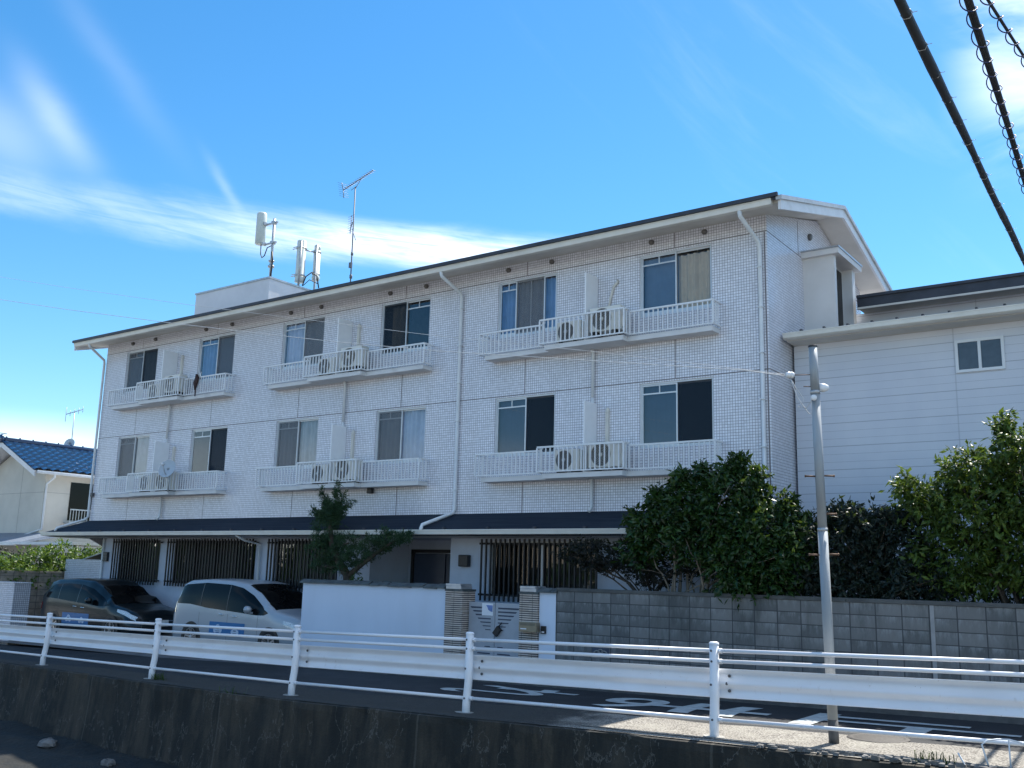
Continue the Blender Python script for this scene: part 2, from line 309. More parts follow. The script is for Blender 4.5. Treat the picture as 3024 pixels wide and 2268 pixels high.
# ------------------------------------------------------------------ mesh builder
class MB:
    def __init__(s): s.v = []; s.f = []; s.sm = []
    def add(s, vs, fs, smooth=False):
        o = len(s.v); s.v += [tuple(map(float, p)) for p in vs]
        for f in fs: s.f.append(tuple(i + o for i in f)); s.sm.append(smooth)
        return s
    def box(s, x0, x1, y0, y1, z0, z1):
        return s.add([(x0,y0,z0),(x1,y0,z0),(x1,y1,z0),(x0,y1,z0),(x0,y0,z1),(x1,y0,z1),(x1,y1,z1),(x0,y1,z1)],
                     [(0,3,2,1),(4,5,6,7),(0,1,5,4),(1,2,6,5),(2,3,7,6),(3,0,4,7)])
    def quad(s, a, b, c, d): return s.add([a, b, c, d], [(0,1,2,3)])
    def prism(s, poly, axis, a, b):
        """polygon of (p,q) pairs extruded along axis from a to b"""
        n = len(poly)
        def mk(p, t): return {'x': (t, p[0], p[1]), 'y': (p[0], t, p[1]), 'z': (p[0], p[1], t)}[axis]
        vs = [mk(p, a) for p in poly] + [mk(p, b) for p in poly]
        fs = [tuple(range(n))[::-1], tuple(range(n, 2*n))] + [(i, (i+1) % n, n + (i+1) % n, n + i) for i in range(n)]
        return s.add(vs, fs)
    def tube(s, pts, r, seg=8, caps=True, smooth=True):
        pts = [Vector(p) for p in pts]; n = len(pts)
        rs = r if isinstance(r, (list, tuple)) else [r] * n
        vs = []; up = None
        for i, p in enumerate(pts):
            d = (pts[min(i+1, n-1)] - pts[max(i-1, 0)]).normalized()
            if up is None:
                up = Vector((0,0,1)) if abs(d.z) < .9 else Vector((1,0,0))
            a = d.cross(up).normalized(); b = a.cross(d).normalized(); up = b
            for k in range(seg):
                t = 2 * math.pi * k / seg
                vs.append(p + (a * math.cos(t) + b * math.sin(t)) * rs[i])
        fs = [(i*seg + k, i*seg + (k+1) % seg, (i+1)*seg + (k+1) % seg, (i+1)*seg + k) for i in range(n-1) for k in range(seg)]
        s.add(vs, fs, smooth)
        if caps:
            o = len(s.v) - n*seg
            s.f.append(tuple(range(o, o+seg))[::-1]); s.sm.append(False)
            s.f.append(tuple(range(o + (n-1)*seg, o + n*seg))); s.sm.append(False)
        return s
    def cyl(s, c, axis, r, h, seg=16, r2=None):
        ax = Vector({'x': (1,0,0), 'y': (0,1,0), 'z': (0,0,1)}[axis]); c = Vector(c)
        return s.tube([c, c + ax*h], [r, r if r2 is None else r2], seg)
    def lathe(s, c, axis, prof, seg=20):
        """prof: (distance along axis, radius)"""
        ax = Vector({'x': (1,0,0), 'y': (0,1,0), 'z': (0,0,1)}[axis]) if isinstance(axis, str) else Vector(axis).normalized()
        a = ax.orthogonal().normalized(); b = ax.cross(a); c = Vector(c); vs = []
        for h, r in prof:
            for k in range(seg):
                t = 2*math.pi*k/seg; vs.append(c + ax*h + (a*math.cos(t) + b*math.sin(t))*r)
        fs = [(i*seg+k, i*seg+(k+1)%seg, (i+1)*seg+(k+1)%seg, (i+1)*seg+k) for i in range(len(prof)-1) for k in range(seg)]
        return s.add(vs, fs, True)
    def build(s, name, mat, parent=None, bevel=0.0):
        me = bpy.data.meshes.new(name); me.from_pydata(s.v, [], s.f)
        me.polygons.foreach_set('use_smooth', s.sm); me.update()
        o = bpy.data.objects.new(name, me); COL.objects.link(o)
        if isinstance(mat, str): mat = M[mat]
        me.materials.append(mat)
        if parent:
            o.parent = parent; o.matrix_parent_inverse = Matrix.Translation(-Vector(parent_loc(parent)))
        if bevel:
            md = o.modifiers.new('bevel', 'BEVEL'); md.width = bevel; md.segments = 2; md.limit_method = 'ANGLE'
        return o
def parent_loc(p):
    l = Vector(p.location)
    if p.parent: l = Vector(p.get('wloc', l))
    return l
def thing(name, label, cat, loc=(0,0,0), group=None):
    o = bpy.data.objects.new(name, None); COL.objects.link(o); o.location = loc; o.empty_display_size = .2
    return tag(o, label, cat, group)
def tag(o, label, cat, group=None):
    o['label'] = label; o['category'] = cat
    if group: o['group'] = group
    return o
def struct(o, kind='structure'): o['kind'] = kind; return o
def dup(root, loc, label, group=None):
    r = root.copy(); COL.objects.link(r); r.location = loc; r['label'] = label
    if group: r['group'] = group
    for ch in list(root.children):
        c = ch.copy(); COL.objects.link(c); c.parent = r
        for g_ in list(ch.children):
            d = g_.copy(); COL.objects.link(d); d.parent = c
    return r
def recalc(o):
    import bmesh
    b = bmesh.new(); b.from_mesh(o.data); bmesh.ops.recalc_face_normals(b, faces=b.faces); b.to_mesh(o.data); b.free(); return o

def g(x): return -.14 + .0218 * (min(max(x, -6), 34) - 8.1)

# ------------------------------------------------------------------ camera
CAM = Vector((29.1129, -17.4653, 2.0693)); yaw, pitch, roll, fpx = -.6288, .1917, .0258, 2880.77
import json
F = Vector((math.sin(yaw)*math.cos(pitch), math.cos(yaw)*math.cos(pitch), math.sin(pitch)))
Rv = Vector((math.cos(yaw), -math.sin(yaw), 0)); U = Rv.cross(F)
R2 = Rv*math.cos(roll) + U*math.sin(roll); U2 = -Rv*math.sin(roll) + U*math.cos(roll)
cd = bpy.data.cameras.new('camera'); cam = bpy.data.objects.new('camera', cd); COL.objects.link(cam)
mt = Matrix((R2, U2, -F)).transposed().to_4x4(); mt.translation = CAM; cam.matrix_world = mt
cd.sensor_width = 36; cd.lens = fpx / 3024 * 36; cd.clip_start = .1; cd.clip_end = 6000
sc.camera = cam

# ------------------------------------------------------------------ light and sky
EL, AZ = 56.0, 6.0      # sun elevation, azimuth from +Y towards +X
sl = bpy.data.lights.new('sun', 'SUN'); so = bpy.data.objects.new('sun', sl); COL.objects.link(so)
sl.energy = 4.2; sl.angle = R(.5); sl.color = (1, .95, .87)
sd = Vector((math.sin(R(AZ))*math.cos(R(EL)), math.cos(R(AZ))*math.cos(R(EL)), math.sin(R(EL))))
so.rotation_euler = sd.to_track_quat('Z', 'Y').to_euler(); so.location = (0, 0, 30)
w = bpy.data.worlds.new('World'); sc.world = w; w.use_nodes = True
nt = NT(w.node_tree); bg = w.node_tree.nodes['Background']
sky = nt.node('ShaderNodeTexSky', sky_type='NISHITA'); sky.sun_disc = False; sky.sun_elevation = R(EL); sky.sun_rotation = R(AZ)
sky.air_density = 1.0; sky.dust_density = .15; sky.ozone_density = 3.2; sky.altitude = 0
dirv = nt.node('ShaderNodeTexCoord').outputs['Generated']; d = nt.sep(dirv)
az = nt.m('MULTIPLY', nt.m('ARCTAN2', d[0], d[1]), 57.2958); el = nt.m('MULTIPLY', nt.m('ARCSINE', d[2]), 57.2958)
def gauss(x, c, w_): q = nt.m('DIVIDE', nt.m('SUBTRACT', x, c), w_); return nt.m('EXPONENT', nt.m('MULTIPLY', nt.m('MULTIPLY', q, q), -1.0))
sv = nt.comb(nt.m('MULTIPLY', az, .055), nt.m('MULTIPLY', el, .16), 0)
n1 = nt.noise(sv, 1.0, 8, .55, .6); n2 = nt.noise(nt.comb(nt.m('MULTIPLY', nt.m('ADD', az, nt.m('MULTIPLY', el, 1.1)), .25), nt.m('MULTIPLY', nt.m('SUBTRACT', el, nt.m('MULTIPLY', az, .9)), .05), 3.1), 1.0, 8, .6, .4)
# long cirrus band
wav = nt.m('MULTIPLY', nt.m('SUBTRACT', n1, .5), 3.2)
sink = nt.m('MULTIPLY', nt.ramp(az, -56, -42), .25)
q = nt.m('SUBTRACT', nt.m('ADD', el, wav), nt.m('SUBTRACT', 18.85, sink))
up = nt.ramp(q, 1.75, .0); lo = nt.ramp(q, -1.75, -.2)
end = nt.m('MULTIPLY', nt.ramp(az, -28.5, -36), nt.m('ADD', .26, nt.m('MULTIPLY', nt.ramp(az, -60, -40), .74)))
band = nt.m('MULTIPLY', nt.m('MULTIPLY', up, lo), end)
fib = nt.noise(nt.comb(nt.m('MULTIPLY', nt.m('ADD', az, nt.m('MULTIPLY', el, .5)), .16), nt.m('MULTIPLY', nt.m('ADD', el, nt.m('MULTIPLY', az, .06)), 1.9), 7.7), 1.0, 9, .62, .9)
band = nt.m('MULTIPLY', band, nt.m('ADD', .30, nt.m('MULTIPLY', nt.ramp(nt.m('ADD', nt.m('MULTIPLY', n2, .35), nt.m('MULTIPLY', fib, .65)), .32, .66), .75)))
# wispy diagonal streaks at the left
def streak(a0, e0, ang, ln, wd):
    ca, sa = math.cos(R(ang)), math.sin(R(ang))
    x = nt.m('SUBTRACT', az, a0); y = nt.m('SUBTRACT', el, e0)
    u = nt.m('ADD', nt.m('MULTIPLY', x, ca), nt.m('MULTIPLY', y, sa)); v = nt.m('SUBTRACT', nt.m('MULTIPLY', y, ca), nt.m('MULTIPLY', x, sa))
    v = nt.m('ADD', v, nt.m('MULTIPLY', nt.m('SUBTRACT', n1, .5), 1.4))
    return nt.m('MULTIPLY', gauss(u, 0, ln), gauss(v, 0, wd))
st = nt.m('MULTIPLY', streak(-63.0, 23.0, -46, 2.8, .8), .26)
st = nt.m('ADD', st, nt.m('MULTIPLY', streak(-65.5, 21.8, -25, 3.0, 1.7), .22))
st = nt.m('ADD', st, nt.m('MULTIPLY', streak(-53.6, 20.9, -52, 1.7, .30), .16))
st = nt.m('ADD', st, nt.m('MULTIPLY', streak(-60.5, 26.5, -45, 5.0, .8), .07))
# clouds at the upper right and the low bank at the left
rt = nt.m('MULTIPLY', nt.m('MULTIPLY', nt.ramp(az, -11.5, -6.5), nt.ramp(el, 19, 27)), nt.ramp(n1, .38, .62))
st = nt.m('ADD', st, nt.m('MULTIPLY', rt, .8))
wisp = nt.m('MULTIPLY', nt.m('MULTIPLY', nt.ramp(az, -45, -15), nt.ramp(n2, .5, .9)), .10)
lowb = nt.m('MULTIPLY', nt.m('MULTIPLY', nt.ramp(nt.m('ADD', el, nt.m('MULTIPLY', n1, 2.0)), 9.3, 6.8), nt.ramp(az, -54, -61)), .6)
cl = nt.m('ADD', nt.m('ADD', band, st), nt.m('ADD', wisp, lowb), clamp=True)
cl = nt.m('MULTIPLY', cl, nt.m('GREATER_THAN', d[2], 0))
hs = nt.node('ShaderNodeHueSaturation'); nt.l.new(sky.outputs[0], hs.inputs['Color']); hs.inputs['Saturation'].default_value = 1.3; hs.inputs['Hue'].default_value = .494
CLOUD = (9.5, 9.8, 10.2)
nt.l.new(nt.mix(nt.m('MULTIPLY', cl, .70), hs.outputs[0], CLOUD), bg.inputs['Color']); bg.inputs['Strength'].default_value = .10
sc.view_settings.view_transform = 'Standard'; sc.view_settings.look = 'None'; sc.view_settings.gamma = 1; sc.view_settings.exposure = 1.06
sc.cycles.max_bounces = 8; sc.cycles.transparent_max_bounces = 12

# ================================================================== SETTING
# one ground sheet with the channel cut into it
WY = [(-60, -5.3), (4, -5.45), (6.14, -5.72), (10.56, -6.15), (13.2, -6.42), (16.97, -6.66), (20.6, -6.60), (22.35, -6.50), (24.13, -6.48), (25.53, -6.50), (27, -6.46), (34, -6.4), (60, -6.4)]
def edgeY(x):
    for (a, ya), (b, yb) in zip(WY, WY[1:]):
        if x <= b: return ya + (yb-ya)*(x-a)/(b-a)
    return WY[-1][1]
mb = MB()
for (a, ya), (b, yb) in zip(WY, WY[1:]):
    mb.quad((a, ya+.12, -.62), (b, yb+.12, -.62), (b, 14, -.62), (a, 14, -.62))
    mb.quad((a, -15.3, -1.75), (b, -15.3, -1.75), (b, yb+.12, -1.75), (a, ya+.12, -1.75))
    mb.quad((a, yb+.12 if False else ya+.12, -1.75), (b, yb+.12, -1.75), (b, yb+.12, -.62), (a, ya+.12, -.62))
for a, b in ((-2500, -60), (60, 2500)):
    mb.quad((a, -15.3, -.62), (b, -15.3, -.62), (b, 14, -.62), (a, 14, -.62))
mb.quad((-2500, 14, -.62), (2500, 14, -.62), (2500, 3500, -.62), (-2500, 3500, -.62))
mb.quad((-2500, -3500, .42), (2500, -3500, .42), (2500, -15.3, .42), (-2500, -15.3, .42))
mb.quad((-60, -15.3, .42), (60, -15.3, .42), (60, -15.3, -1.75), (-60, -15.3, -1.75))
struct(mb.build('ground', 'ground'))
# channel bed: uneven mud
mb = MB(); nx, ny = 110, 22; vs = []
for j in range(ny+1):
    for i in range(nx+1):
        x = -10 + 42*i/nx; y0 = edgeY(x)+.05; y = y0 + (-15.1-y0)*j/ny
        vs.append((x, y, -1.33 + .04*math.sin(x*2.3+j*1.7) + random.uniform(-.03, .03) + .05*(j < 2)))
mb.add(vs, [(j*(nx+1)+i, j*(nx+1)+i+1, (j+1)*(nx+1)+i+1, (j+1)*(nx+1)+i) for j in range(ny) for i in range(nx)], True)
struct(mb.build('channel_bed', 'bed'))
# road, edge strip, forecourt
xs = [-60, -20, -6, 0, 4, 6.14, 8, 10.56, 13.2, 15, 16.97, 18.8, 20.6, 22.35, 24.13, 25.53, 27, 30, 34, 60]
mb = MB()
for a, b in zip(xs, xs[1:]): mb.quad((a, edgeY(a)+.06, g(a)), (b, edgeY(b)+.06, g(b)), (b, -2.2, g(b)), (a, -2.2, g(a)))
struct(mb.build('road', 'asphalt'))
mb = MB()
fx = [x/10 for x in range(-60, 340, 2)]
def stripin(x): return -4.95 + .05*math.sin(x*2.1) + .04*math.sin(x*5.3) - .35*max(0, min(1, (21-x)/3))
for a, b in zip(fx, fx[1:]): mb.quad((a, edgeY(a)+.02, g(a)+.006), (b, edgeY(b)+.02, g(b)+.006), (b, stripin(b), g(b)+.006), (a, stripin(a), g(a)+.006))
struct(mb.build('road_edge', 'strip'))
mb = MB(); mb.quad((-6, -2.6, g(0)+.02), (12.45, -2.6, g(9)+.02), (12.45, -1.9, .03), (-6, -1.9, .03)); mb.quad((-6, -1.9, .03), (12.45, -1.9, .03), (12.45, 9, .03), (-6, 9, .03))
mb.quad((12.45, -2.1, .06), (40, -2.1, .2), (40, 9, .2), (12.45, 9, .06))
struct(mb.build('forecourt', 'forecourt'))
# painted stop characters on the road
def road_text(ch, x0, x1, y0, y1):
    cu = bpy.data.curves.new('road_marking', 'FONT'); cu.body = ch; cu.size = 1; cu.offset = .014
    tmp = bpy.data.objects.new('tmp', cu); COL.objects.link(tmp)
    dg = bpy.context.evaluated_depsgraph_get(); me = bpy.data.meshes.new_from_object(tmp.evaluated_get(dg))
    bpy.data.objects.remove(tmp)
    c = np.array([v.co[:2] for v in me.vertices]); lo, hi = c.min(0), c.max(0)
    for v in me.vertices:
        u = (v.co[0]-lo[0])/(hi[0]-lo[0]); t = (v.co[1]-lo[1])/(hi[1]-lo[1])
        x = x0 + (x1-x0)*t; y = y1 + (y0-y1)*u      # tops of the characters face +X
        v.co = (x, y, g(x) + .010)
    me.materials.clear(); me.materials.append(M['paint_line'])
    o = bpy.data.objects.new('road_marking', me); COL.objects.link(o); return struct(o)
road_text('れ', 17.75, 20.25, -4.05, -2.85); road_text('ま', 20.95, 23.7, -4.30, -3.0); road_text('止', 24.2, 26.9, -4.30, -3.0)

# channel retaining wall
mb = MB(); fxx = [-60, -20, -6] + [x/4 for x in range(-20, 140)] + [60]
def jag(x): return .018*math.sin(x*3.1) + .012*math.sin(x*7.7+1) + random.uniform(-.008, .008)
rows = []
for x in fxx:
    e = edgeY(x); z = g(x); j = jag(x)
    rows.append([(x, e+.35, z-.02), (x, e+.03, z+.001+j*.3), (x, e-.02+j, z-.015), (x, e-.03+j*1.5, z-.10), (x, e-.05, z-.45), (x, e-.10, -1.0), (x, e-.16, -1.42)])
vs = [p for r in rows for p in r]; k = 7
mb.add(vs, [(i*k+q, (i+1)*k+q, (i+1)*k+q+1, i*k+q+1) for i in range(len(rows)-1) for q in range(k-1)], False)
tag(recalc(mb.build('channel_wall', 'channel')), 'stained dark concrete retaining wall of the channel below the guardrail', 'wall')
for i, (x, y, r, lab) in enumerate(((10.9, -6.9, .16, 'flat rock in the mud at the foot of the channel wall, leftmost'), (13.35, -7.2, .12, 'small pale rock at the bottom edge of the channel bed'), (14.6, -7.6, .15, 'rough grey rock in the channel bed, rightmost'))):
    mb = MB(); vs = []; sg = 9
    for a in range(6):
        for b in range(sg):
            th = math.pi*a/5; ph = 2*math.pi*b/sg; rr = r*random.uniform(.8, 1.15)
            vs.append((x+rr*1.4*math.sin(th)*math.cos(ph), y+rr*math.sin(th)*math.sin(ph), -1.28+rr*.65*math.cos(th)))
    mb.add(vs, [(a*sg+b, a*sg+(b+1) % sg, (a+1)*sg+(b+1) % sg, (a+1)*sg+b) for a in range(5) for b in range(sg)])
    tag(mb.build('rock', 'rock'), lab, 'rock', 'rocks in the channel')

# ================================================================== APARTMENT BUILDING
B = thing('apartment_building', 'white tiled three storey apartment building with railed balconies', 'building')
XR = 22.44
TOPZ = lambda y: 9.06 + .28*min(y, 6.1-y)
# front wall with window openings
W0, WW, HP = 1.15, 1.63, 3.7
wins = [(W0+k*HP, 7.36, 8.71, 3, k) for k in range(6)] + [(W0+k*HP, 4.62, 5.96, 2, k) for k in range(6)]
xc = sorted({0, XR} | {x for w_ in wins for x in (w_[0], w_[0]+WW)}); zc = [2.83, 4.62, 5.96, 7.36, 8.71, 9.08]
mb = MB()
for xa, xb in zip(xc, xc[1:]):
    for za, zb in zip(zc, zc[1:]):
        if any(w_[0] <= xa+.01 < w_[0]+WW and w_[1] <= za+.01 < w_[2] for w_ in wins): continue
        mb.quad((xa, 0, za), (xb, 0, za), (xb, 0, zb), (xa, 0, zb))
for x, z0, z1, *_ in wins:
    D = .10
    mb.quad((x, 0, z0), (x, D, z0), (x, D, z1), (x, 0, z1)); mb.quad((x+WW, D, z0), (x+WW, 0, z0), (x+WW, 0, z1), (x+WW, D, z1))
    mb.quad((x, 0, z1), (x, D, z1), (x+WW, D, z1), (x+WW, 0, z1)); mb.quad((x, D, z0), (x, 0, z0), (x+WW, 0, z0), (x+WW, D, z0))
for x in (0, XR):
    poly = [(x, 0, .0 if x else 2.83), (x, 6.1, 0), (x, 6.1, 9.06), (x, 3.05, 9.9), (x, 0, 9.08)]
    mb.add(poly, [(0,1,2,3,4)])
mb.quad((0, 6.1, 0), (XR, 6.1, 0), (XR, 6.1, 9.06), (0, 6.1, 9.06))
mb.quad((0, 0, 2.83), (XR, 0, 2.83), (XR, 6.1, 2.83), (0, 6.1, 2.83))
mb.build('wall', 'tile', B)
# inner partitions so rooms read dark
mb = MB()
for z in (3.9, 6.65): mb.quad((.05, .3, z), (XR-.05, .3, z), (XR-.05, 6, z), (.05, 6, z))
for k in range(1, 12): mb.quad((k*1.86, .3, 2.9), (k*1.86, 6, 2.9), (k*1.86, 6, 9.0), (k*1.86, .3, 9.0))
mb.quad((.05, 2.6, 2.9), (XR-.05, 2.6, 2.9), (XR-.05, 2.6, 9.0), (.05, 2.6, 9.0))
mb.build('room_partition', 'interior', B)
# grooves (expansion joints) as thin dark strips 2 mm proud
mb = MB()
for z in (8.735, 5.985):
    xs_ = sorted([(0, 0)] + [(w_[0], w_[0]+WW) for w_ in wins if False] + [(XR, XR)])
    mb.box(0, XR, -.003, .001, z, z+.022); mb.box(XR-.001, XR+.003, 0, 6.1, z, z+.022)
for k in range(6):
    x = W0 + k*HP + (.81 if k % 2 == 0 else .81)
    mb.box(x, x+.018, -.003, .001, 8.757, 9.07); mb.box(x, x+.018, -.003, .001, 6.007, 6.83)
    mb.box(x, x+.018, -.003, .001, 3.37, 4.06)
mb.box(XR-.06, XR-.04, -.003, .001, 3.4, 8.73); mb.box(XR-.001, XR+.003, 1.75, 1.77, 8.757, 9.5)
mb.build('expansion_joint', plain('joint_sealant', (.20, .19, .20), .8), B)
# windows
def curtain(mb, x0, x1, z0, z1, y, amp=.018, wl=.15):
    n = max(6, int((x1-x0)/.018)); vs = []
    ph = random.uniform(0, 6)
    for i in range(n+1):
        x = x0+(x1-x0)*i/n; yy = y + amp*math.sin(2*math.pi*x/wl+ph) + amp*.6*math.sin(2*math.pi*x/(wl*2.7)+ph*2)
        vs += [(x, yy, z0), (x, yy, z1)]
    mb.add(vs, [(2*i, 2*i+2, 2*i+3, 2*i+1) for i in range(n)], True)
def window(x, z0, z1, lf, rt, front='right', parts=2):
    """lf/rt: (cover material or None, curtain material or None, curtain span, transom)"""
    D = .05; f = .035
    mb = MB()
    mb.box(x, x+f, D-.02, .12, z0, z1); mb.box(x+WW-f, x+WW, D-.02, .12, z0, z1)
    mb.box(x+f, x+WW-f, D-.02, .12, z1-f, z1); mb.box(x+f, x+WW-f, D-.03, .12, z0, z0+f+.02)
    fr = mb.build('window', 'frame', B)
    segs = [(x+f, x+WW/2+.02), (x+WW/2-.02, x+WW-f)] if parts == 2 else [(x+f, x+.50), (x+.47, x+1.28), (x+1.25, x+WW-f)]
    specs = [lf, rt] if parts == 2 else [lf, ('screen', 'cur_grey', 1, False), rt]
    sash = MB(); gl = MB(); scr = {}; cur = {}
    for i, ((a, b), sp) in enumerate(zip(segs, specs)):
        cover, cu, span, tr = sp
        y = D + (.0 if i % 2 == 0 else .03); t = .03
        sash.box(a, a+t, y, y+.025, z0+.055, z1-f); sash.box(b-t, b, y, y+.025, z0+.055, z1-f)
        sash.box(a+t, b-t, y, y+.025, z1-f-t, z1-f); sash.box(a+t, b-t, y, y+.025, z0+.055, z0+.055+t+.02)
        if tr:
            zt = z1 - .22; sash.box(a+t, b-t, y+.003, y+.022, zt-.015, zt+.015); xm = (a+b)/2; sash.box(xm-.012, xm+.012, y+.003, y+.022, zt+.015, z1-f-t)
        if parts == 3 and i == 1: sash.box((a+b)/2-.012, (a+b)/2+.012, y+.003, y+.022, z0+.105, z1-f-t)
        gl.quad((a+t, y+.012, z0+.1), (b-t, y+.012, z0+.1), (b-t, y+.012, z1-f-t), (a+t, y+.012, z1-f-t))
        if cover: scr.setdefault(cover, MB()).quad((a+t, y-.012, z0+.06), (b-t, y-.012, z0+.06), (b-t, y-.012, z1-f), (a+t, y-.012, z1-f))
        if cu:
            s0, s1 = span if isinstance(span, tuple) else (0, span)
            ca, cb = a + (b-a)*s0, a + (b-a)*s1
            curtain(cur.setdefault((cu, i), MB()), ca, cb, z0+.02, z1-(.10 if cu in ('cur_beige',) else .05), .165, .004 if cu in ('cur_slate', 'cur_navy') else .032)
    sash.build('sash', 'frame', fr); gl.build('pane', 'glass', fr)
    for k_, m_ in scr.items(): m_.build('insect_screen', k_, fr)
    for k_, m_ in cur.items(): m_.build('curtain', k_[0], fr)
SP = {
 (3,0): (('screen', 'cur_navy', 1, True), ('screen_dark', 'cur_grey', 1, False)),
 (3,1): ((None, 'cur_blue', 1, True), ('screen', 'cur_slate', 1, False)),
 (3,2): ((None, 'cur_pale', 1, True), ('screen', 'cur_grey', 1, False)),
 (3,3): (('screen_dark', 'cur_beige', (.25, .75), False), (None, None, 1, True)),
 (3,4): ((None, 'cur_blue', 1, True), (None, 'cur_blue', 1, False)),
 (3,5): ((None, 'cur_slate', 1, True), (None, 'cur_beige', 1, False)),
 (2,0): (('screen', 'cur_grey', 1, True), (None, 'cur_grey', (.0, 1), False)),
 (2,1): ((None, None, 1, True), ('screen_dark', 'cur_slate', 1, False)),
 (2,2): (('screen', 'cur_grey', 1, True), (None, 'cur_grey', 1, False)),
 (2,3): (('screen', 'cur_grey', 1, True), (None, 'cur_pale', 1, False)),
 (2,4): ((None, 'cur_navy', 1, True), ('screen_dark', None, 1, False)),
 (2,5): ((None, 'cur_navy', 1, True), ('screen_dark', None, 1, False))}
for x, z0, z1, fl, k in wins: window(x, z0, z1, *SP[(fl, k)], parts=3 if (fl, k) == (3, 4) else 2)

# roof
mb = MB(); X0, X1 = -.62, 23.02; yr = 3.05
zt = lambda y: 9.285 + .275*min(y, 2*yr-y); zu = lambda y: zt(y) - .16
mb.prism([(-.84, zt(-.84)), (yr, zt(yr)), (6.95, zt(6.95)), (6.95, zt(6.95)-.05), (yr, zt(yr)-.05), (-.84, zt(-.84)-.05)], 'x', X0, X1)
mb.box(X0, X1-.02, -.90, -.838, 9.045, 9.12)
rf = mb.build('roof', 'roof_dark', B)
mb = MB(); mb.prism([(-.72, zt(-.72)-.052), (yr, zt(yr)-.052), (6.8, zt(6.8)-.052), (6.8, 8.96), (6.1, 9.06), (yr, 9.93), (0, 9.075), (-.72, 8.97)], 'x', X0+.05, X1-.04)
recalc(mb.build('soffit', 'soffit', rf))
for xa, xb in ((X1-.04, X1+.012), (X0-.012, X0+.05)):
    mb = MB()
    for y0, y1 in ((-.80, yr), (yr, 6.92)):
        mb.add([(xa, y0, zt(y0)-.055), (xb, y0, zt(y0)-.055), (xb, y1, zt(y1)-.055), (xa, y1, zt(y1)-.055), (xa, y0, zt(y0)-.26), (xb, y0, zt(y0)-.26), (xb, y1, zt(y1)-.26), (xa, y1, zt(y1)-.26)],
               [(0,1,2,3), (4,7,6,5), (0,4,5,1), (1,5,6,2), (2,6,7,3), (3,7,4,0)])
    mb.build('fascia', 'fascia', rf)
mb = MB()   # metal verge cap
for y0, y1 in ((-.86, yr), (yr, 6.97)):
    mb.add([(X1-.06, y0, zt(y0)+.015), (X1+.05, y0, zt(y0)+.015), (X1+.05, y1, zt(y1)+.015), (X1-.06, y1, zt(y1)+.015), (X1-.06, y0, zt(y0)-.07), (X1+.05, y0, zt(y0)-.07), (X1+.05, y1, zt(y1)-.07), (X1-.06, y1, zt(y1)-.07)],
           [(0,1,2,3), (4,7,6,5), (0,4,5,1), (1,5,6,2), (2,6,7,3), (3,7,4,0)])
mb.build('verge_cap', plain('weathered_verge_metal', (.46, .47, .47), .5, metal=.2, var=.1, dirt=(.25, .25, .24), dirtamt=.5), rf)
mb = MB(); mb.prism([(-.735, 8.92), (-.83, 8.93), (-.85, 9.035), (-.735, 9.035)], 'x', X0+.03, X1-.16)
mb.box(X0+.03, X1-.16, -.858, -.85, 9.02, 9.04)
recalc(mb.build('gutter', 'gutter', rf))
# vent hoods under the eaves
M['vent'] = plain('vent_hood_steel', (.16, .15, .14), .5, metal=.4)
for k in range(6):
    for dx in (.30, 1.50): mb = MB(); mb.lathe((W0+k*HP+dx, 0, 8.96), (0, -1, -.25), [(0, .055), (.06, .055), (.085, .035), (.07, .0)], 10); mb.build('vent_hood', 'vent', B)
mb = MB(); mb.lathe((XR, 2.45, 9.35), (1, 0, -.2), [(0, .075), (.05, .075), (.07, .05), (.06, 0)], 12); mb.build('vent_hood', 'ac_dark', B)

# ground floor
GW = [(1.80, 3.84), (4.52, 8.08), (8.87, 11.2), (15.92, 18.65)]
cuts = sorted({.95, 12.3, 14.8, XR} | {v for ab in GW for v in ab}); mb = MB()
for xa, xb in zip(cuts, cuts[1:]):
    if (xa, xb) == (12.3, 14.8): continue
    isw = (xa, xb) in GW
    for za, zb in ((-.1, 1.55), (1.55, 2.76), (2.76, 2.83)):
        if isw and za == 1.55: continue
        mb.quad((xa, .004, za), (xb, .004, za), (xb, .004, zb), (xa, .004, zb))
for a, b in GW:
    mb.quad((a, .004, 1.55), (a, .12, 1.55), (a, .12, 2.76), (a, .004, 2.76)); mb.quad((b, .12, 1.55), (b, .004, 1.55), (b, .004, 2.76), (b, .12, 2.76))
    mb.quad((a, .12, 1.55), (a, .004, 1.55), (b, .004, 1.55), (b, .12, 1.55)); mb.quad((a, .004, 2.76), (a, .12, 2.76), (b, .12, 2.76), (b, .004, 2.76))
mb.quad((12.3, .004, -.1), (12.3, 1.4, -.1), (12.3, 1.4, 2.83), (12.3, .004, 2.83)); mb.quad((14.8, 1.4, -.1), (14.8, .004, -.1), (14.8, .004, 2.83), (14.8, 1.4, 2.83))
mb.quad((12.3, 1.4, -.1), (14.8, 1.4, -.1), (14.8, 1.4, 2.83), (12.3, 1.4, 2.83))
mb.quad((.95, 6, -.1), (.95, .004, -.1), (.95, .004, 2.83), (.95, 6, 2.83))
mb.build('ground_floor_wall', 'plaster', B)
mb = MB(); mb.box(12.55, 13.55, 1.33, 1.39, .35, 2.5); mb.box(13.6, 14.45, 1.33, 1.39, .35, 2.5); dr = mb.build('entrance_door', plain('dark_blue_door', (.05, .065, .10), .35, var=.05), B)
mb = MB(); mb.box(14.46, 14.54, 1.30, 1.39, .3, 2.6); mb.box(12.46, 12.54, 1.30, 1.39, .3, 2.6); mb.box(12.46, 14.54, 1.30, 1.39, 2.52, 2.6); mb.build('door_frame', 'frame_dark', dr)
mb = MB(); mb.box(12.3, 14.8, 0, 1.4, .0, .32); mb.build('porch_step', 'forecourt', B)
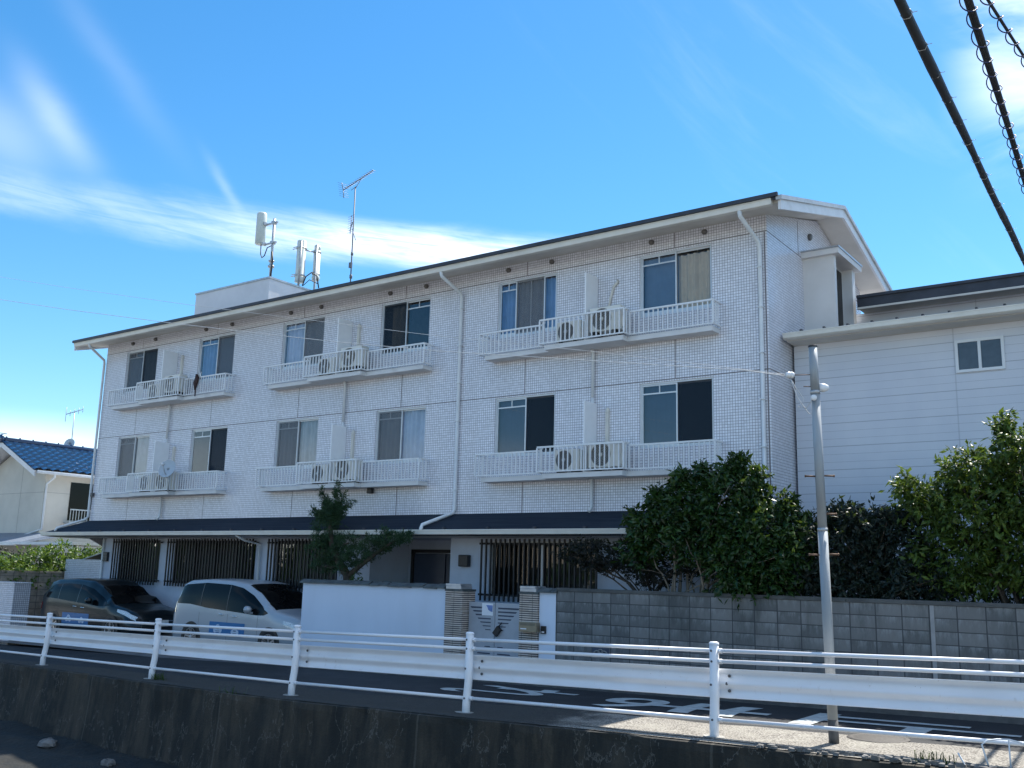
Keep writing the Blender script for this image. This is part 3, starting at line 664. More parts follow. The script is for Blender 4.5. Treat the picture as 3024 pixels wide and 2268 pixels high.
for wi, (a, b) in enumerate(GW):
    n = 2 if b-a < 3 else 4; mb = MB(); gl = MB(); cu = MB(); y = .05
    mb.box(a, b, y, .11, 1.55, 1.60); mb.box(a, b, y, .11, 2.71, 2.76)
    for i in range(n+1):
        x = a+(b-a)*i/n; mb.box(max(a, x-.03), min(b, x+.03), y+.002, .108, 1.60, 2.71)
    fr = mb.build('ground_floor_window', 'frame_dark' if wi < 3 else 'frame', B)
    gl.quad((a, .08, 1.6), (b, .08, 1.6), (b, .08, 2.71), (a, .08, 2.71)); gl.build('pane', 'glass', fr)
    if wi < 3:
        for (ca, cb) in ([(a+.3*(b-a), b)] if wi == 0 else [(a+.04*(b-a), a+.82*(b-a))] if wi == 1 else [(a+.25*(b-a), b)]):
            for k in range(int((cb-ca)/.09)): cu.box(ca+k*.09, ca+k*.09+.075, .2, .205+.004*(k % 3), 1.62, 2.70)
        cu.build('blind', 'blind', fr)
    bar = MB(); yb = -.14
    for k in range(int((b-a+.24)/.128)+1): xk = a-.12+k*.128; bar.box(xk-.017, xk+.017, yb-.017, yb+.017, 1.47, 2.80)
    for z in (1.60, 2.70): bar.box(a-.2, b+.2, yb+.017, yb+.045, z-.022, z+.022)
    for xx in (a-.10, b+.06):
        for z in (1.60, 2.70): bar.box(xx, xx+.03, yb+.045, .006, z-.015, z+.015)
    bar.build('window_grille', 'bars', B)
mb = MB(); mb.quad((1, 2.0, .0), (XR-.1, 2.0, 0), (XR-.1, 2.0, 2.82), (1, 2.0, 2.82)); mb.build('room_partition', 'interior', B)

# canopy over the ground floor
mb = MB(); n = 7
ys = [-.92*i/n for i in range(n+1)]
for i in range(n):
    za, zb = 3.37-.40*i/n, 3.37-.40*(i+1)/n
    e0, e1 = -.92*i/n, -.92*(i+1)/n
    mb.quad((-.0+e0, ys[i], za), (XR, ys[i], za), (XR, ys[i+1], zb), (e1, ys[i+1], zb))
    mb.quad((e1, ys[i+1], zb), (XR, ys[i+1], zb), (XR, ys[i+1], zb-.014), (e1, ys[i+1], zb-.014))
    mb.quad((e0, ys[i], za), (e1, ys[i+1], zb), (e1, 6.1, zb), (e0, 6.1, za))
mb.quad((-.9, -.9, 2.845), (XR, -.9, 2.845), (XR, .0, 2.825), (-.9, 0, 2.825)); mb.quad((-.9, 0, 2.83), (.95, 0, 2.83), (.95, 6, 2.83), (-.9, 6, 2.83))
mb.quad((XR, 0, 2.83), (XR, 0, 3.37), (XR, -.92, 2.97), (XR, -.92, 2.845))
cn = mb.build('canopy', 'canopy', B)
mb = MB(); mb.prism([(-.90, 2.855), (-1.0, 2.865), (-1.02, 2.96), (-.90, 2.975)], 'x', -1.0, XR); mb.box(-1.0, XR, -1.028, -1.02, 2.945, 2.965)
mb.prism([(-.90, 2.855), (-1.0, 2.865), (-1.02, 2.96), (-.90, 2.975)], 'y', -.9, 6)
recalc(mb.build('gutter', 'gutter', cn))
for k in range(19): mb = MB(); mb.box(-.3+k*1.2, -.24+k*1.2, -.93, -.86, 2.985, 3.02); mb.build('snow_guard', 'roof_dark', cn)
mb = MB(); mb.quad((-.88, -.88, 2.835), (XR, -.88, 2.835), (XR, -.005, 2.822), (-.88, -.005, 2.822)); mb.build('soffit', 'soffit', cn)

# balconies
bal = []
for fl, zb in ((3, 6.93), (2, 4.165)):
    for u_ in range(3):
        o = u_*7.4; mb = MB()
        s1, s2, d1, d2, c0, c1 = o+.92, o+6.66, .36, .56, o+2.72, o+4.80
        mb.box(s1+.16, c0+.12, -d1+.02, 0, zb-.13, zb-.03); mb.box(c0+.12, c1-.04, -d2+.02, 0, zb-.132, zb-.03); mb.box(c1-.04, s2-.03, -d1+.02, 0, zb-.131, zb-.03)
        sb = mb.build('balcony', 'slab', B)
        mb = MB(); r = .011
        def rail(p0, p1, top, side=False):
            (xa, ya), (xb, yb_) = p0, p1; L = math.hypot(xb-xa, yb_-ya); n = max(2, round(L/.108)); dx, dy = (xb-xa)/L, (yb_-ya)/L
            px, py = -dy, dx
            def bar(z0, z1, wd):
                mb.add([(xa+px*wd, ya+py*wd, z0), (xb+px*wd, yb_+py*wd, z0), (xb-px*wd, yb_-py*wd, z0), (xa-px*wd, ya-py*wd, z0), (xa+px*wd, ya+py*wd, z1), (xb+px*wd, yb_+py*wd, z1), (xb-px*wd, yb_-py*wd, z1), (xa-px*wd, ya-py*wd, z1)],
                       [(0,3,2,1), (4,5,6,7), (0,1,5,4), (1,2,6,5), (2,3,7,6), (3,0,4,7)])
            bar(top-.035, top, .019); bar(zb-.005, zb+.022, .016)
            for i in range(n+1):
                if side and i in (0, n): continue
                x, y = xa+(xb-xa)*i/n, ya+(yb_-ya)*i/n; q = r*1.5 if i in (0, n) else r
                mb.box(x-q, x+q, y-q, y+q, zb+.02, top-.034)
        t1, t2 = zb+.50, zb+.545
        rail((s1, -.02), (s1, -d1+.02), t1, True); rail((s1, -d1), (c0-.021, -d1), t1); rail((c0, -d1+.0), (c0, -d2+.02), t2, True); rail((c0, -d2), (c1, -d2), t2)
        rail((c1, -d2+.02), (c1, -d1), t2, True); rail((c1+.021, -d1), (s2, -d1), t1); rail((s2, -d1+.02), (s2, -.02), t1, True)
        mb.build('railing', 'white_metal', sb)
        mb = MB(); mb.box(o+3.815, o+3.845, -.50, -.004, zb-.03, zb+(1.46 if fl == 3 else 1.46)); mb.build('divider_panel', 'panel_white', sb, .006)
        bal.append((fl, o, zb, sb))
# refrigerant ducts on the wall beside the dividers
for fl, o, zb, sb in bal:
    mb = MB(); x = o+4.12
    if (fl, round(o)) == (3, 15):
        mb.tube([(x-.02, -.03, zb+.55), (x+.05, -.03, zb+.95), (x+.13, -.03, zb+1.2), (x+.22, -.03, zb+1.28), (x+.2, .01, zb+1.33)], .028, 10)
    else:
        mb.box(x-.035, x+.035, -.065, -.004, zb+.25, zb+1.25); mb.lathe((x, -.035, zb+1.25), 'z', [(0, .048), (.05, .05), (.1, .03), (.11, 0)], 10)
    mb.build('pipe_cover', 'duct', B)
# downpipes
def elbowpipe(pts, r=.042): mb = MB(); mb.tube(pts, r, 10); return mb
dp = elbowpipe([(14.85, -.79, 8.94), (14.86, -.77, 8.84), (14.90, -.12, 8.60), (14.91, -.06, 8.50), (14.92, -.06, 3.48), (14.92, -.12, 3.38), (14.66, -.86, 3.08), (14.66, -.88, 3.02), (14.66, -.90, 2.95)])
for z in (8.2, 7.3, 6.4, 5.5, 4.6, 3.9): dp.box(14.865, 14.965, -.115, -.004, z, z+.02)
dp.build('downpipe', 'pipe', B)
dp = elbowpipe([(22.22, -.79, 8.94), (22.22, -.77, 8.84), (22.30, -.12, 8.52), (22.31, -.06, 8.42), (22.31, -.06, 3.40), (22.3, -.3, 3.3), (22.3, -.8, 3.06)])
for z in (8.0, 7.2, 6.3, 5.4, 4.5): dp.box(22.26, 22.36, -.115, -.004, z, z+.02)
dp.build('downpipe', 'pipe', B)
elbowpipe([(.22, -.79, 8.95), (.2, -.75, 8.86), (.02, -.1, 8.55), (-.02, -.06, 8.45), (-.02, -.06, 3.5), (-.06, -.12, 3.4), (-.35, -.86, 3.10), (-.36, -.9, 3.0)], .04).build('downpipe', 'pipe', B)
elbowpipe([(1.0, -.05, 2.84), (1.0, -.05, .0)], .035).build('downpipe', 'pipe', B)
elbowpipe([(8.35, -.9, 2.86), (8.33, -.6, 2.74), (8.32, -.08, 2.66), (8.32, -.06, 1.6), (8.2, -.06, 1.45), (8.2, -.06, 0)], .03).build('downpipe', 'pipe', B)
for x in (3.75, 11.16, 18.57):
    elbowpipe([(x, -.10, 6.80), (x, -.06, 6.7), (x, -.06, 5.75)], .034).build('drain_pipe', 'pipe', B)
    elbowpipe([(x, -.06, 5.75), (x, -.06, 5.6), (x, -.06, 4.05)], .034).build('drain_pipe', 'pipe', B)
    elbowpipe([(x, -.10, 4.04), (x, -.06, 3.98), (x, -.06, 3.46), (x-.02, -.14, 3.36)], .034).build('drain_pipe', 'pipe', B)
# bay on the gable wall
mb = MB(); bx = 23.10
mb.box(XR-.02, bx, 2.02, 2.14, 6.3, 8.72); mb.box(XR-.02, bx, 3.22, 3.42, 6.3, 8.72); mb.box(XR-.02, bx-.25, 2.141, 3.219, 6.3, 7.0)
by = mb.build('bay', 'stucco', B)
mb = MB(); mb.box(XR-.02, bx+.12, 1.92, 3.52, 8.722, 8.84); mb.build('bay_roof', 'stucco', by)
mb = MB(); mb.box(XR, bx+.14, 1.90, 3.54, 8.842, 8.872); mb.build('roof_cap', 'steel', by)
mb = MB(); mb.box(bx-.26, bx-.22, 2.141, 3.219, 7.0, 8.72); mb.build('bay_window', 'frame', by)
mb = MB(); mb.box(bx-.218, bx-.21, 2.2, 2.66, 7.05, 8.66); mb.box(bx-.217, bx-.209, 2.70, 3.17, 7.05, 8.66); mb.build('pane', 'car_glass', by)
# rooftop stair box
mb = MB(); mb.box(.23, 4.15, 3.0, 4.84, 9.4, 11.50); bxo = mb.build('rooftop_box', 'concrete_box', B)
mb = MB(); mb.box(.20, 4.18, 2.97, 4.87, 11.502, 11.565); mb.build('parapet_cap', 'galv', bxo)
# small wall fittings
def boxpart(name, mat, *b, bevel=.008): mb = MB(); mb.box(*b); return mb.build(name, mat, B, bevel)
boxpart('wall_lamp', 'black', 12.16, 12.32, -.11, -.004, 3.90, 4.12, bevel=.02)
boxpart('wall_lamp', 'black', 15.13, 15.40, -.13, .002, 2.19, 2.45, bevel=.02)
boxpart('junction_box', 'ac_dark', .03, .13, -.10, -.004, 4.12, 4.24)
mb = MB(); mb.box(1.05, 1.27, -.07, .002, 2.12, 2.40); mp = mb.build('meter_panel', 'black', B)
mb = MB()
for i in range(2):
    for j in range(3): mb.box(1.075+i*.1, 1.155+i*.1, -.075, -.072, 2.14+j*.086, 2.205+j*.086)
mb.build('panel_button', 'ac_dark', mp)
# tiled screen wall at the left corner of the building
SW = thing('tiled_screen_wall', 'low white striped tile wall closing the gap at the left building corner', 'wall', (-.2, .1, 0))
mb = MB(); mb.box(-1.15, .94, .02, .18, -.1, 2.16); mb.build('wall', 'tile', SW)
mb = MB(); mb.add([(-.5, .2, 2.18), (.95, .2, 2.48), (.95, 1.4, 2.48), (-.5, 1.4, 2.18), (-.5, .2, 2.15), (.95, .2, 2.45), (.95, 1.4, 2.45), (-.5, 1.4, 2.15)], [(0,1,2,3), (4,7,6,5), (0,4,5,1), (1,5,6,2), (2,6,7,3), (3,7,4,0)])
mb.build('lean_to_roof', 'galv', SW)

# ---------------------------------------------------------------- air conditioner outdoor units
def ac_unit(loc, label, big, dark=False):
    w_, h_, dp_ = (.74, .58, .27) if big else (.62, .50, .25)
    t = thing('air_conditioner_unit', label, 'air conditioner', loc, 'air conditioner units on the balconies')
    x, y, z = loc
    mb = MB(); mb.box(x, x+w_, y-dp_, y, z+.06, z+h_); cs = mb.build('casing', 'ac', t, .012)
    mb = MB(); r = h_*.40; cx = x+w_*.40
    mb.lathe((cx, y-dp_-.004, z+.06+(h_-.06)/2), (0, 1, 0), [(0, r), (.003, r*.98), (.003, .0)], 24); mb.build('fan_recess', 'ac_dark', cs)
    mb = MB()
    for q in range(1, 8):
        rr = r*q/7.5; mb.tube([(cx+rr*math.cos(a*math.pi/12), y-dp_-.008, z+.06+(h_-.06)/2+rr*math.sin(a*math.pi/12)) for a in range(25)], .0022, 4, False)
    mb.lathe((cx, y-dp_-.013, z+.06+(h_-.06)/2), (0, 1, 0), [(0, .0), (0, .045), (.006, .045)], 14); mb.build('fan_guard', 'ac' if big else 'galv', cs)
    for xx in (x+.09, x+w_-.17): mb = MB(); mb.box(xx, xx+.08, y-dp_-.02, y+.01, z, z+.06); mb.build('foot', 'rubber', t)
    mb = MB(); mb.box(x+w_+.001, x+w_+.035, y-dp_+.05, y-.06, z+.12, z+.34); mb.build('valve_cover', 'ac', t)
    return t
flname = {3: 'top floor', 2: 'middle floor'}; uname = ['left', 'middle', 'right']
for fl, o, zb, sb in bal:
    u_ = round(o/7.4)
    ac_unit((o+3.02, -.12, zb-.02), f'smaller air conditioner unit left of the divider panel, {uname[u_]} balcony of the {flname[fl]}', False)
    z_ = zb-.02 if (fl, u_) != (2, 0) else zb-.06
    ac_unit((o+3.90, -.16, z_ + (.10 if (fl, u_) in ((3, 2), (3, 1), (3, 0)) else .02)), f'larger air conditioner unit right of the divider panel, {uname[u_]} balcony of the {flname[fl]}', True)
# satellite dish on the lower left balcony
DS = thing('satellite_dish', 'round grey satellite dish on the middle floor left balcony railing', 'satellite dish', (4.8, -.58, 4.2))
mb = MB(); ax = Vector((.35, -1, .35)).normalized(); c0 = Vector((4.82, -.66, 4.74))
mb.lathe(c0, ax, [(.055, .27), (.035, .22), (.017, .16), (.004, .08), (0, .001), (-.010, .08), (.004, .16), (.025, .22), (.047, .27), (.055, .27)], 32); mb.build('reflector', 'dish', DS)
mb = MB(); mb.tube([c0+ax*.0+Vector((0, 0, -.25)), c0+ax*.16+Vector((0, 0, -.14)), c0+ax*.28+Vector((0, 0, .02))], .012, 8); mb.build('feed_arm', 'galv', DS)
mb = MB(); mb.lathe(c0+ax*.24+Vector((-.0, 0, .03)), ax, [(0, 0), (0, .042), (.07, .04), (.08, 0)], 14); mb.build('receiver', 'white_metal', DS)
mb = MB(); mb.tube([(4.82, -.60, 4.72), (4.82, -.60, 4.10)], .02, 8); mb.build('bracket', 'galv', DS)
# garment hung on the upper left balcony
mb = MB(); vs = []; nz = 9
for i in range(nz+1):
    t = i/nz; z = 7.50-.46*t; wv = .05+.07*math.sin(min(1, t*2.2)*math.pi/2)-(.08*max(0, t-.55)/.45); wv = max(.018, wv)
    for sx, sy in ((-1, -.02), (0, -.05), (1, -.02), (0, .01)): vs.append((5.42+.02*math.sin(t*5)+sx*wv, -.40+sy+.01*math.sin(t*9), z))
mb.add(vs, [(i*4+k, i*4+(k+1) % 4, (i+1)*4+(k+1) % 4, (i+1)*4+k) for i in range(nz) for k in range(4)], True)
mb.box(5.41, 5.44, -.43, -.41, 6.85, 7.12)
tag(mb.build('garment', 'cloth_dark'), 'dark brown garment hanging over the top floor left balcony railing', 'garment')
for x, lab in ((5.02, 'small white clothes peg on the top floor left balcony rail, left of the garment'), (5.55, 'white clothes pegs clipped beside the dark garment on the balcony rail')):
    mb = MB(); mb.tube([(x-.03, -.38, 7.40), (x, -.38, 7.47), (x+.03, -.38, 7.56)], .014, 6); mb.tube([(x+.035, -.38, 7.40), (x, -.38, 7.47), (x-.035, -.38, 7.55)], .014, 6)
    tag(mb.build('clothes_peg', 'white_metal'), lab, 'clothes peg', 'pegs on the balcony rail')

# ---------------------------------------------------------------- antennas on the roof
PA = thing('panel_antenna', 'tall white panel antenna on a mast at the near corner of the rooftop box', 'antenna', (3.93, 3.2, 11.57), 'telecom antennas on the rooftop')
mb = MB(); mb.tube([(3.93, 3.2, 11.56), (3.93, 3.2, 13.70)], .045, 10); mb.lathe((3.93, 3.2, 11.95), 'z', [(0, .05), (.02, .11), (.08, .11), (.1, .06), (.2, .06), (.22, .1), (.26, .1), (.27, .05)], 12); mb.build('mast', 'galv', PA)
mb = MB(); mb.lathe((3.36, 3.12, 12.86), 'z', [(0, 0), (0, .15), (.02, .17), (1.08, .17), (1.12, .15), (1.12, 0)], 18); mb.build('radome', 'antenna', PA)
mb = MB()
for z in (12.84, 13.55): mb.box(3.50, 4.10, 3.17, 3.23, z-.025, z+.025); mb.box(3.52, 3.58, 3.06, 3.2, z-.05, z+.07); mb.box(3.86, 4.0, 3.13, 3.27, z-.05, z+.05)
mb.build('bracket', 'galv', PA)
mb = MB(); mb.tube([(3.42, 3.12, 12.86), (3.44, 3.12, 12.5), (3.52, 3.12, 12.36), (3.62, 3.14, 12.42), (3.70, 3.17, 12.7), (3.88, 3.2, 12.75)], .018, 6); mb.tube([(3.98, 3.15, 12.5), (4.04, 3.15, 12.2), (4.03, 3.15, 11.9), (3.97, 3.17, 11.6)], .03, 6); mb.build('feeder_cable', 'cable', PA)
for (x, y, z0, z1, r, rt_, lab) in ((4.02, 4.4, 11.57, 13.24, .16, .04, 'thick white cylindrical antenna by the right edge of the rooftop box'), (4.16, 5.0, 9.9, 13.25, .12, .05, 'slimmer white cylindrical antenna with a narrow top, rightmost of the rooftop group')):
    t = thing('cylindrical_antenna', lab, 'antenna', (x, y, z0), 'telecom antennas on the rooftop')
    mb = MB(); mb.tube([(x+.1, y-.12, z0), (x+.1, y-.12, z1-.05)], .04, 10); mb.build('mast', 'galv', t)
    mb = MB(); b0 = 11.75 if r > .13 else 11.95
    prof = [(0, 0), (0, r*1.05), (.16, r*1.05), (.17, r), (z1-b0-.01, r), (z1-b0, r*.95), (z1-b0, 0)] if r > .13 else [(0, 0), (0, r), (.1, r*1.25), (.14, r), (1.05, r), (1.06, r*.6), (1.12, r*.6), (1.13, r*.9), (1.27, r*.9), (1.28, 0)]
    mb.lathe((x, y, b0), 'z', prof, 18); mb.build('radome', 'antenna', t)
    mb = MB()
    for z in (b0+.2, z1-.3): mb.lathe((x, y, z), 'z', [(0, r*1.0), (0, r*1.16), (.05, r*1.16), (.05, r)], 16); mb.box(x-.3 if r > .13 else x-.05, x+.12, y-.15, y-.12, z, z+.02); mb.box(x-.27 if r > .13 else x-.05, x+.12, y-.15, y-.12, z+.06, z+.08)
    mb.build('clamp', 'galv', t)
    if r > .13:
        mb = MB(); mb.tube([(x+.16, y, 11.6), (x+.2, y+.1, 11.95), (x+.3, y+.25, 12.12), (x+.42, y+.4, 12.02), (x+.44, y+.5, 11.6)], .022, 6); mb.tube([(x+.2, y, 11.6), (x+.28, y+.2, 11.85), (x+.42, y+.5, 11.75)], .016, 6); mb.build('feeder_cable', 'cable', t)
        mb = MB(); mb.tube([(x+.05, y, 12.93), (x+.18, y+.6, 12.95)], .025, 6); mb.build('cross_arm', 'galv', t)
YG = thing('television_antenna', 'tall thin mast with a long yagi television antenna on the roof ridge', 'antenna', (7.9, 3.05, 10.12))
mb = MB(); mb.tube([(7.92, 3.05, 10.0), (7.88, 3.05, 13.9)], .020, 8); mb.lathe((7.915, 3.05, 10.9), 'z', [(0, .02), (.01, .045), (.12, .045), (.13, .02)], 8); mb.box(7.84, 7.94, 3.0, 3.06, 11.25, 11.42); mb.lathe((7.91, 3.05, 11.65), 'z', [(0, .02), (.01, .04), (.1, .04), (.11, .02)], 8); mb.build('mast', plain('dull_mast_steel', (.16, .17, .19), .6, metal=.2), YG)
mb = MB(); p0, p1 = Vector((7.34, 3.05, 13.93)), Vector((8.62, 3.05, 14.30)); mb.tube([p0, p1], .014, 6); dd = (p1-p0).normalized(); cr = Vector((.35, .94, 0)); upv = Vector((-.25, 0, 1)).normalized()
for i in range(15): q = p0 + (p1-p0)*(.12+.88*i/14); mb.tube([q-cr*.09, q+cr*.09], .007, 5); mb.tube([q-upv*.035, q+upv*.035], .006, 5)
for sgn in (-1, 1): mb.tube([p0, p0+upv*.28*sgn-dd*.02], .012, 5)
for k in range(-3, 4): q = p0+upv*.08*k; mb.tube([q-cr*.16, q+cr*.16], .005, 5)
mb.tube([Vector((7.88, 3.05, 13.86)), Vector((8.12, 3.05, 14.15))], .01, 5); mb.tube([Vector((7.7, 3.05, 13.85)), Vector((7.98, 3.05, 13.95))], .01, 5); mb.build('yagi', plain('antenna_aluminium', (.20, .21, .24), .5, metal=.4), YG)
mb = MB(); mb.tube([(7.84, 2.98, 12.35), (7.87, 2.98, 12.95)], .012, 6)
for k in range(8): z = 12.4+k*.075; mb.tube([(7.70, 3.0, z), (8.02, 2.95, z+.012)], .005, 5)
mb.tube([(7.88, 3.03, 12.5), (8.08, 3.0, 12.1)], .01, 5); mb.tube([(7.87, 3.03, 12.75), (7.80, 3.0, 12.45)], .014, 5); mb.build('lower_antenna', plain('antenna_aluminium_small', (.22, .23, .26), .5, metal=.4), YG)

# ================================================================== STREET FRONT
WYF = -2.3
# white garden wall with slate coping
t = thing('garden_wall', 'smooth white rendered garden wall with dark slate coping left of the gate', 'wall', (14.6, -2.2, 0))
mb = MB(); mb.box(12.52, 16.63, WYF, WYF+.14, -.3, 1.745); mb.build('wall', 'whitewall', t, .006)
def coping(x0, x1, parent):
    mb = MB(); x = x0; i = 0
    while x < x1-.02:
        l = min(random.uniform(.26, .34), x1-x); dz = random.uniform(-.008, .010); tl = random.uniform(-.008, .008)
        mb.add([(x, WYF-.055, 1.742+dz), (x+l-.008, WYF-.055, 1.742+dz+tl), (x+l-.008, WYF+.20, 1.742+dz), (x, WYF+.20, 1.742+dz), (x, WYF-.05, 1.772+dz), (x+l-.008, WYF-.05, 1.772+dz+tl), (x+l-.012, WYF+.07, 1.83+dz), (x+.004, WYF+.07, 1.83+dz)],
               [(0,3,2,1), (4,5,6,7), (0,1,5,4), (1,2,6,5), (2,3,7,6), (3,0,4,7)])
        x += l
    mb.build('coping', 'coping', parent)
coping(12.46, 16.62, t)
t2 = thing('garden_wall', 'narrow white wall panel between the mailbox pillar and the block wall', 'wall', (19, -2.2, 0))
mb = MB(); mb.box(18.83, 19.19, WYF, WYF+.14, -.2, 1.745); mb.build('wall', 'whitewall', t2, .006); coping(18.80, 19.24, t2)
def pillar(x0, x1, lab):
    t = thing('gate_pillar', lab, 'gate pillar', ((x0+x1)/2, -2.2, 0), 'striped brick gate pillars')
    mb = MB(); mb.box(x0, x1, WYF-.05, WYF+.36, -.2, 1.70); mb.build('shaft', 'brick', t)
    mb = MB(); mb.box(x0-.012, x1+.012, WYF-.062, WYF+.372, 1.702, 1.742); mb.build('plinth_band', 'coping', t)
    mb = MB(); mb.box(x0+.01, x1-.03, WYF-.055, WYF+.30, 1.744, 1.80); mb.box(x0+.0, x1-.05, WYF-.05, WYF+.30, 1.802, 1.845); mb.build('cap', 'steel', t, .004)
    return t
pillar(16.64, 17.06, 'striped brick gate pillar at the right end of the white garden wall')
pillar(18.42, 18.82, 'striped brick gate pillar behind the brass mailbox')
# gate
gt = thing('double_gate', 'grey metal double gate with slanted slots and a poster', 'gate', (17.7, -2.12, 0))
GY = -2.14
for side in (0, 1):
    x0, x1 = (17.07, 17.70) if side == 0 else (17.712, 18.41)
    mb = MB(); mb.box(x0, x1, GY, GY+.04, .17, 1.51); lf = mb.build('gate_leaf', 'gate', gt, .004)
    mb = MB()
    for i in range(7):
        z = 1.425-.069*i; hh = .031-.0025*i; wd = .50*(1-i/8.2); e = (x1-.09) if side == 0 else (x0+.07)
        s_ = -1 if side == 0 else 1
        a, b = e, e+s_*wd; sl = s_*hh*.9
        pts = [(a, z), (b, z), (b+sl*-1.0, z-hh), (a, z-hh)]
        pts = [(a, z-hh), (b-sl, z-hh), (b, z), (a, z)]
        mb.prism(pts, 'y', GY-.004, GY+.002)
    recalc(mb.build('slot_pattern', 'slot', lf)); mb = MB()
    for i in range(5):
        z = .70-.062*i; hh = .018+.003*i; wd = .12+.085*i; e = (x1-.09) if side == 0 else (x0+.07); s_ = -1 if side == 0 else 1
        a, b = e, e+s_*wd; sl = s_*hh*.9
        mb.prism([(a, z-hh), (b+sl, z-hh), (b, z), (a, z)], 'y', GY-.004, GY+.002)
    recalc(mb.build('slot_pattern', 'slot', lf))
mb = MB(); cx, cz = 17.79, .985; c_, s_ = math.cos(R(38)), math.sin(R(38))
hp = [(-.055, -.085), (.055, -.085), (.055, .085), (-.055, .085)]
mb.prism([(cx+p*c_+q*s_, cz-p*s_+q*c_) for p, q in hp], 'y', GY-.06, GY-.004); mb.tube([(17.80, GY-.03, 1.06), (17.88, GY-.05, 1.12), (17.9, GY-.03, 1.15)], .012, 6)
recalc(mb.build('lock', 'black', gt))
po = thing('poster', 'small laminated poster with a cloud on blue, taped to the left gate leaf', 'poster', (17.55, GY, 1.4))
mb = MB(); mb.box(17.40, 17.665, GY-.012, GY-.008, 1.265, 1.495); mb.build('sheet', 'paper', po)
mb = MB(); mb.prism([(17.50, 1.46), (17.655, 1.46), (17.655, 1.335), (17.60, 1.345), (17.55, 1.375), (17.535, 1.41)], 'y', GY-.014, GY-.0125); recalc(mb.build('print', 'poster_blue', po))
mx = thing('mailbox', 'brass mailbox fixed to the pillar beside the gate', 'mailbox', (18.7, -2.4, 1.1))
mb = MB(); mb.box(18.50, 18.89, -2.47, -2.351, 1.03, 1.205); bx_ = mb.build('box', 'brass', mx, .006)
mb = MB(); mb.box(18.53, 18.86, -2.478, -2.471, 1.145, 1.19); mb.build('flap', plain('worn_brass_flap', (.20, .18, .14), .45, metal=.5), bx_)
mb = MB(); mb.box(18.54, 18.67, -2.474, -2.4705, 1.075, 1.095); mb.build('name_strip', 'paper', bx_)
ic = thing('intercom', 'small black intercom box with a white label beside the brass mailbox', 'intercom', (18.95, -2.33, 1.1))
mb = MB(); mb.box(18.90, 19.0, -2.345, -2.301, 1.01, 1.145); mb.build('housing', 'black', ic, .006)
mb = MB(); mb.box(18.925, 18.98, -2.349, -2.346, 1.03, 1.05); mb.build('label_strip', 'paper', ic)

# block wall
bw = thing('block_wall', 'long grey concrete block wall with pale bloom right of the gate', 'wall', (25, -2.2, 0))
mb = MB(); mb.box(19.195, 60, WYF+.004, WYF+.15, -.5, 1.772); mb.build('wall', 'block', bw)
mb = MB(); mb.box(19.2, 60, WYF-.015, WYF+.17, 1.774, 1.835); mb.build('coping', 'block_cap', bw, .006)
mb = MB(); mb.box(24.98+.62, 24.98+.675, WYF-.008, WYF+.006, .3, 1.77); mb.build('mortar_strip', plain('pale_mortar', (.30, .31, .32), .9), bw)
mb = MB(); mb.box(19.97, 20.31, WYF-.003, WYF+.006, .67, .835); vb = mb.build('pierced_block', 'slot', bw)
mb = MB()
for cx in (20.07, 20.21): mb.tube([(cx+.07*math.cos(a*math.pi/10), WYF-.012, .70+.085*math.sin(a*math.pi/10)) for a in range(11)], .013, 6)
mb.tube([(20.14+.045*math.cos(a*math.pi/8), WYF-.014, .765+.045*math.sin(a*math.pi/8)) for a in range(17)], .011, 6)
mb.box(19.965, 20.315, WYF-.014, WYF-.002, .655, .678); mb.build('tracery', plain('pierced_block_concrete', (.22, .23, .23), .9), vb)
# kerb stones under the block wall
mb = MB(); 
for a, b in zip(fx, fx[1:]):
    if a < 12.4: continue
    mb.add([(a, -2.42, g(a)+.07), (b, -2.42, g(b)+.07), (b, -2.296, g(b)+.075), (a, -2.296, g(a)+.075), (a, -2.44, g(a)-.02), (b, -2.44, g(b)-.02)], [(0,1,2,3), (4,5,1,0)])
struct(mb.build('kerb', 'block_cap'))
mb = MB()
for a, b in zip(fx, fx[1:]):
    if 22.0 < a < 29: k0, k1 = .02*math.sin(a*4), .02*math.sin(b*4); mb.quad((a, edgeY(a)+.20+k0, g(a)+.010), (b, edgeY(b)+.20+k1, g(b)+.010), (b, edgeY(b)+.228+k1*1.3, g(b)+.010), (a, edgeY(a)+.228+k0*1.3, g(a)+.010))
struct(mb.build('road_crack', 'black'))
mb = MB()
for i in range(190):
    x = 24.6+4.2*random.random()**.7; y = edgeY(x)+random.uniform(-.02, .17); r = random.uniform(.012, .045)
    v8 = [(x+sx*r*random.uniform(.6, 1.2), y+sy*r*random.uniform(.5, 1), g(x)+.01+(sz+.3)*r*random.uniform(.4, .8)) for sz in (-.6, 1) for sx, sy in ((-1, -1), (1, -1), (1, 1), (-1, 1))]
    mb.add(v8, [(0,3,2,1), (4,5,6,7), (0,1,5,4), (1,2,6,5), (2,3,7,6), (3,0,4,7)])
tag(mb.build('rubble', 'rock'), 'broken concrete rubble along the sunlit channel edge at the lower right', 'rubble')['kind'] = 'stuff'
# manhole
mb = MB(); mb.lathe((25.55, -4.95, g(25.55)+.008), (-.0218, 0, 1), [(0, .36), (.008, .35), (.010, .30), (.006, .29), (.009, .28), (.009, 0)], 28)
mh = tag(mb.build('manhole_cover', 'iron'), 'round iron manhole cover at the sunlit road edge right of the pole', 'manhole cover')

